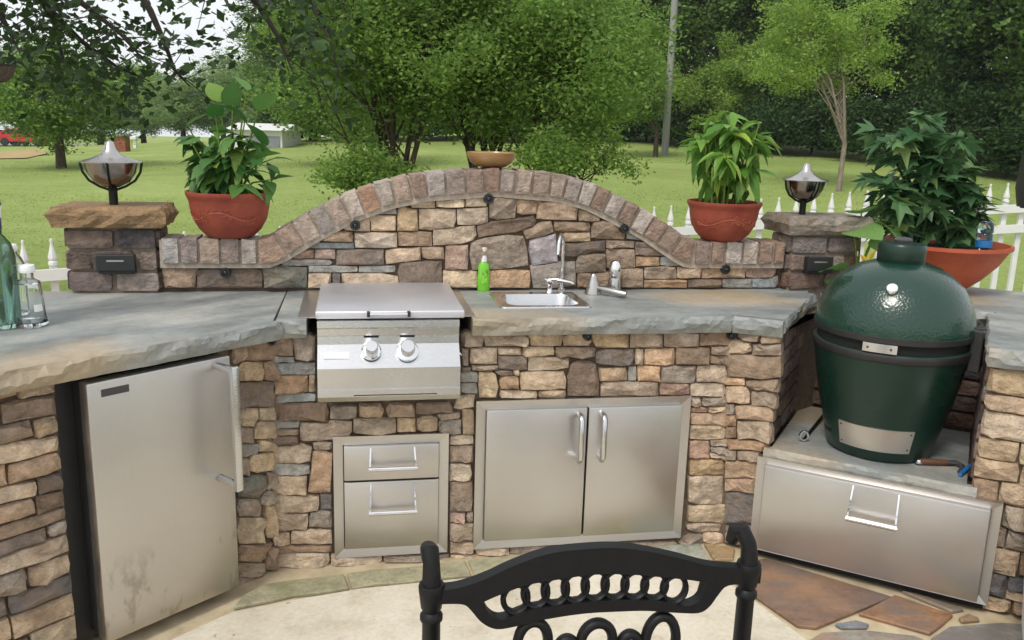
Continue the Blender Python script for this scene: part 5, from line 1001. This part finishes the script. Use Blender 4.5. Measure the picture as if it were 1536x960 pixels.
hh = up(184, 204, np.array([h_[0], h_[1], gz(h_[0], h_[1])])); MB().box(-.27, .27, -.27, .27, hh-.01, hh+.07).build('cap', 'pole_grey', t)
h_ = hit(203, 222); zz = gz(h_[0], h_[1]); t = thing('mail_post', 'small white post box on the far lawn', 'post', (float(h_[0]), float(h_[1]), zz)); hh = up(203, 204, np.array([h_[0], h_[1], zz])); MB().box(-.06, .06, -.06, .06, -.1, hh*.7).build('stake', 'white_paint', t); MB().box(-.13, .13, -.2, .2, hh*.7, hh).build('box', 'white_paint', t, bevel=.03)
# ------------------------------------------------------------------ at the picture's edges
q = aty(4, 103, 3.2); hb = thing('hanging_basket', 'grey brown coir hanging basket on a hook at the picture edge', 'hanging basket', (float(q[0])-.03, float(q[1]), float(q[2])-.05))
MB().lathe([(0, -.0), (.035, .004), (.06, .03), (.07, .06), (.066, .062), (0, .05)], n=18).build('coir_liner', 'coir', hb, smooth=60); MB().ring(lambda a, b, d: (a, b, .062+d), .07, .07, .003).build('rim', 'black_iron', hb)
for k in range(3): a = k*2.09+.4; MB().tube([(.07*math.cos(a), .07*math.sin(a), .062), (0, 0, .36)], .0015, 5).build('chain', 'black_iron', hb)
MB().tube([(0, 0, .345), (0, 0, .38), (-.05, 0, .43), (-.14, 0, .42), (-.18, 0, .36), (-.18, 0, -.92)], .006, 8).build('crook', 'black_iron', hb, smooth=60)
um_ = aty(1583, 300, 4.6); t = thing('patio_umbrella', 'closed black patio umbrella beside the white fence', 'umbrella', (float(um_[0])+.0, float(um_[1]), 0))
zb = float(aty(1533, 312, 4.6)[2]); rad_ = float(um_[0]-aty(1533, 300, 4.6)[0]); MB().tube([(0, 0, .06), (0, 0, 2.75)], .02, 12).build('pole', 'black_iron', t, smooth=50)
fold = []; kk = 32
for z, r_ in ((zb, rad_*.9), (zb+.1, rad_), (zb+.5, rad_*.9), (zb+1.0, rad_*.55), (zb+1.35, .03)): fold += [((r_*(1+.14*math.cos(8*2*math.pi*i/kk)))*math.cos(2*math.pi*i/kk), (r_*(1+.14*math.cos(8*2*math.pi*i/kk)))*math.sin(2*math.pi*i/kk), z) for i in range(kk)]
MB().add(fold, [(j*kk+i, j*kk+(i+1) % kk, (j+1)*kk+(i+1) % kk, (j+1)*kk+i) for j in range(4) for i in range(kk)]).build('canopy', 'black_plastic', t, smooth=60)
MB().lathe([(0, 0), (.24, 0), (.24, .04), (.06, .06), (.03, .1), (0, .1)], n=28).build('stand', 'black_iron', t, smooth=40); MB().box(-.05, .05, -.06, .0, 1.0, 1.1).build('crank', 'black_plastic', t, bevel=.01)
wb = FR.wld(1.16, -.16, 0); t = thing('white_bin', 'white plastic bin against the stone pier', 'bin', (wb[0]+.03, wb[1]-.03, .002), R_(-28))
MB().add([(-.13, -.11, 0), (.13, -.11, 0), (.13, .11, 0), (-.13, .11, 0), (-.165, -.14, .42), (.165, -.14, .42), (.165, .14, .42), (-.165, .14, .42)], [(3, 2, 1, 0), (4, 5, 6, 7), (0, 1, 5, 4), (1, 2, 6, 5), (2, 3, 7, 6), (3, 0, 4, 7)]).build('body', 'white_paint', t, bevel=.015); MB().box(-.175, .175, -.15, .15, .42, .445).build('lid', 'white_paint', t, bevel=.01)
P = FR.wld(1.13, .12, CT+.001); t = thing('napkin_box', 'white box at the end of the grey counter by the grill', 'box', P, R_(-28)); MB().box(-.1, .1, -.08, .08, 0, .09).build('carton', 'label_white', t, bevel=.004); MB().box(-.102, .102, -.082, .082, .07, .095).build('lid', 'label_white', t, bevel=.003)


hz = mat('haze_air', (1, 1, 1))[0]; ht_ = hz.node_tree; ht_.nodes.clear(); pv_ = N(ht_, 'ShaderNodeVolumePrincipled'); pv_.inputs['Color'].default_value = (.92, .96, 1, 1); pv_.inputs['Density'].default_value = .0005; oo = N(ht_, 'ShaderNodeOutputMaterial'); ht_.links.new(pv_.outputs[0], oo.inputs['Volume'])
hzo = MB().box(-145, 145, -31, 175, -3.2, 19.5).build('haze', 'haze_air'); hzo['kind'] = 'stuff'; hzo['label'] = 'pale summer haze in the air'; hzo['category'] = 'haze'
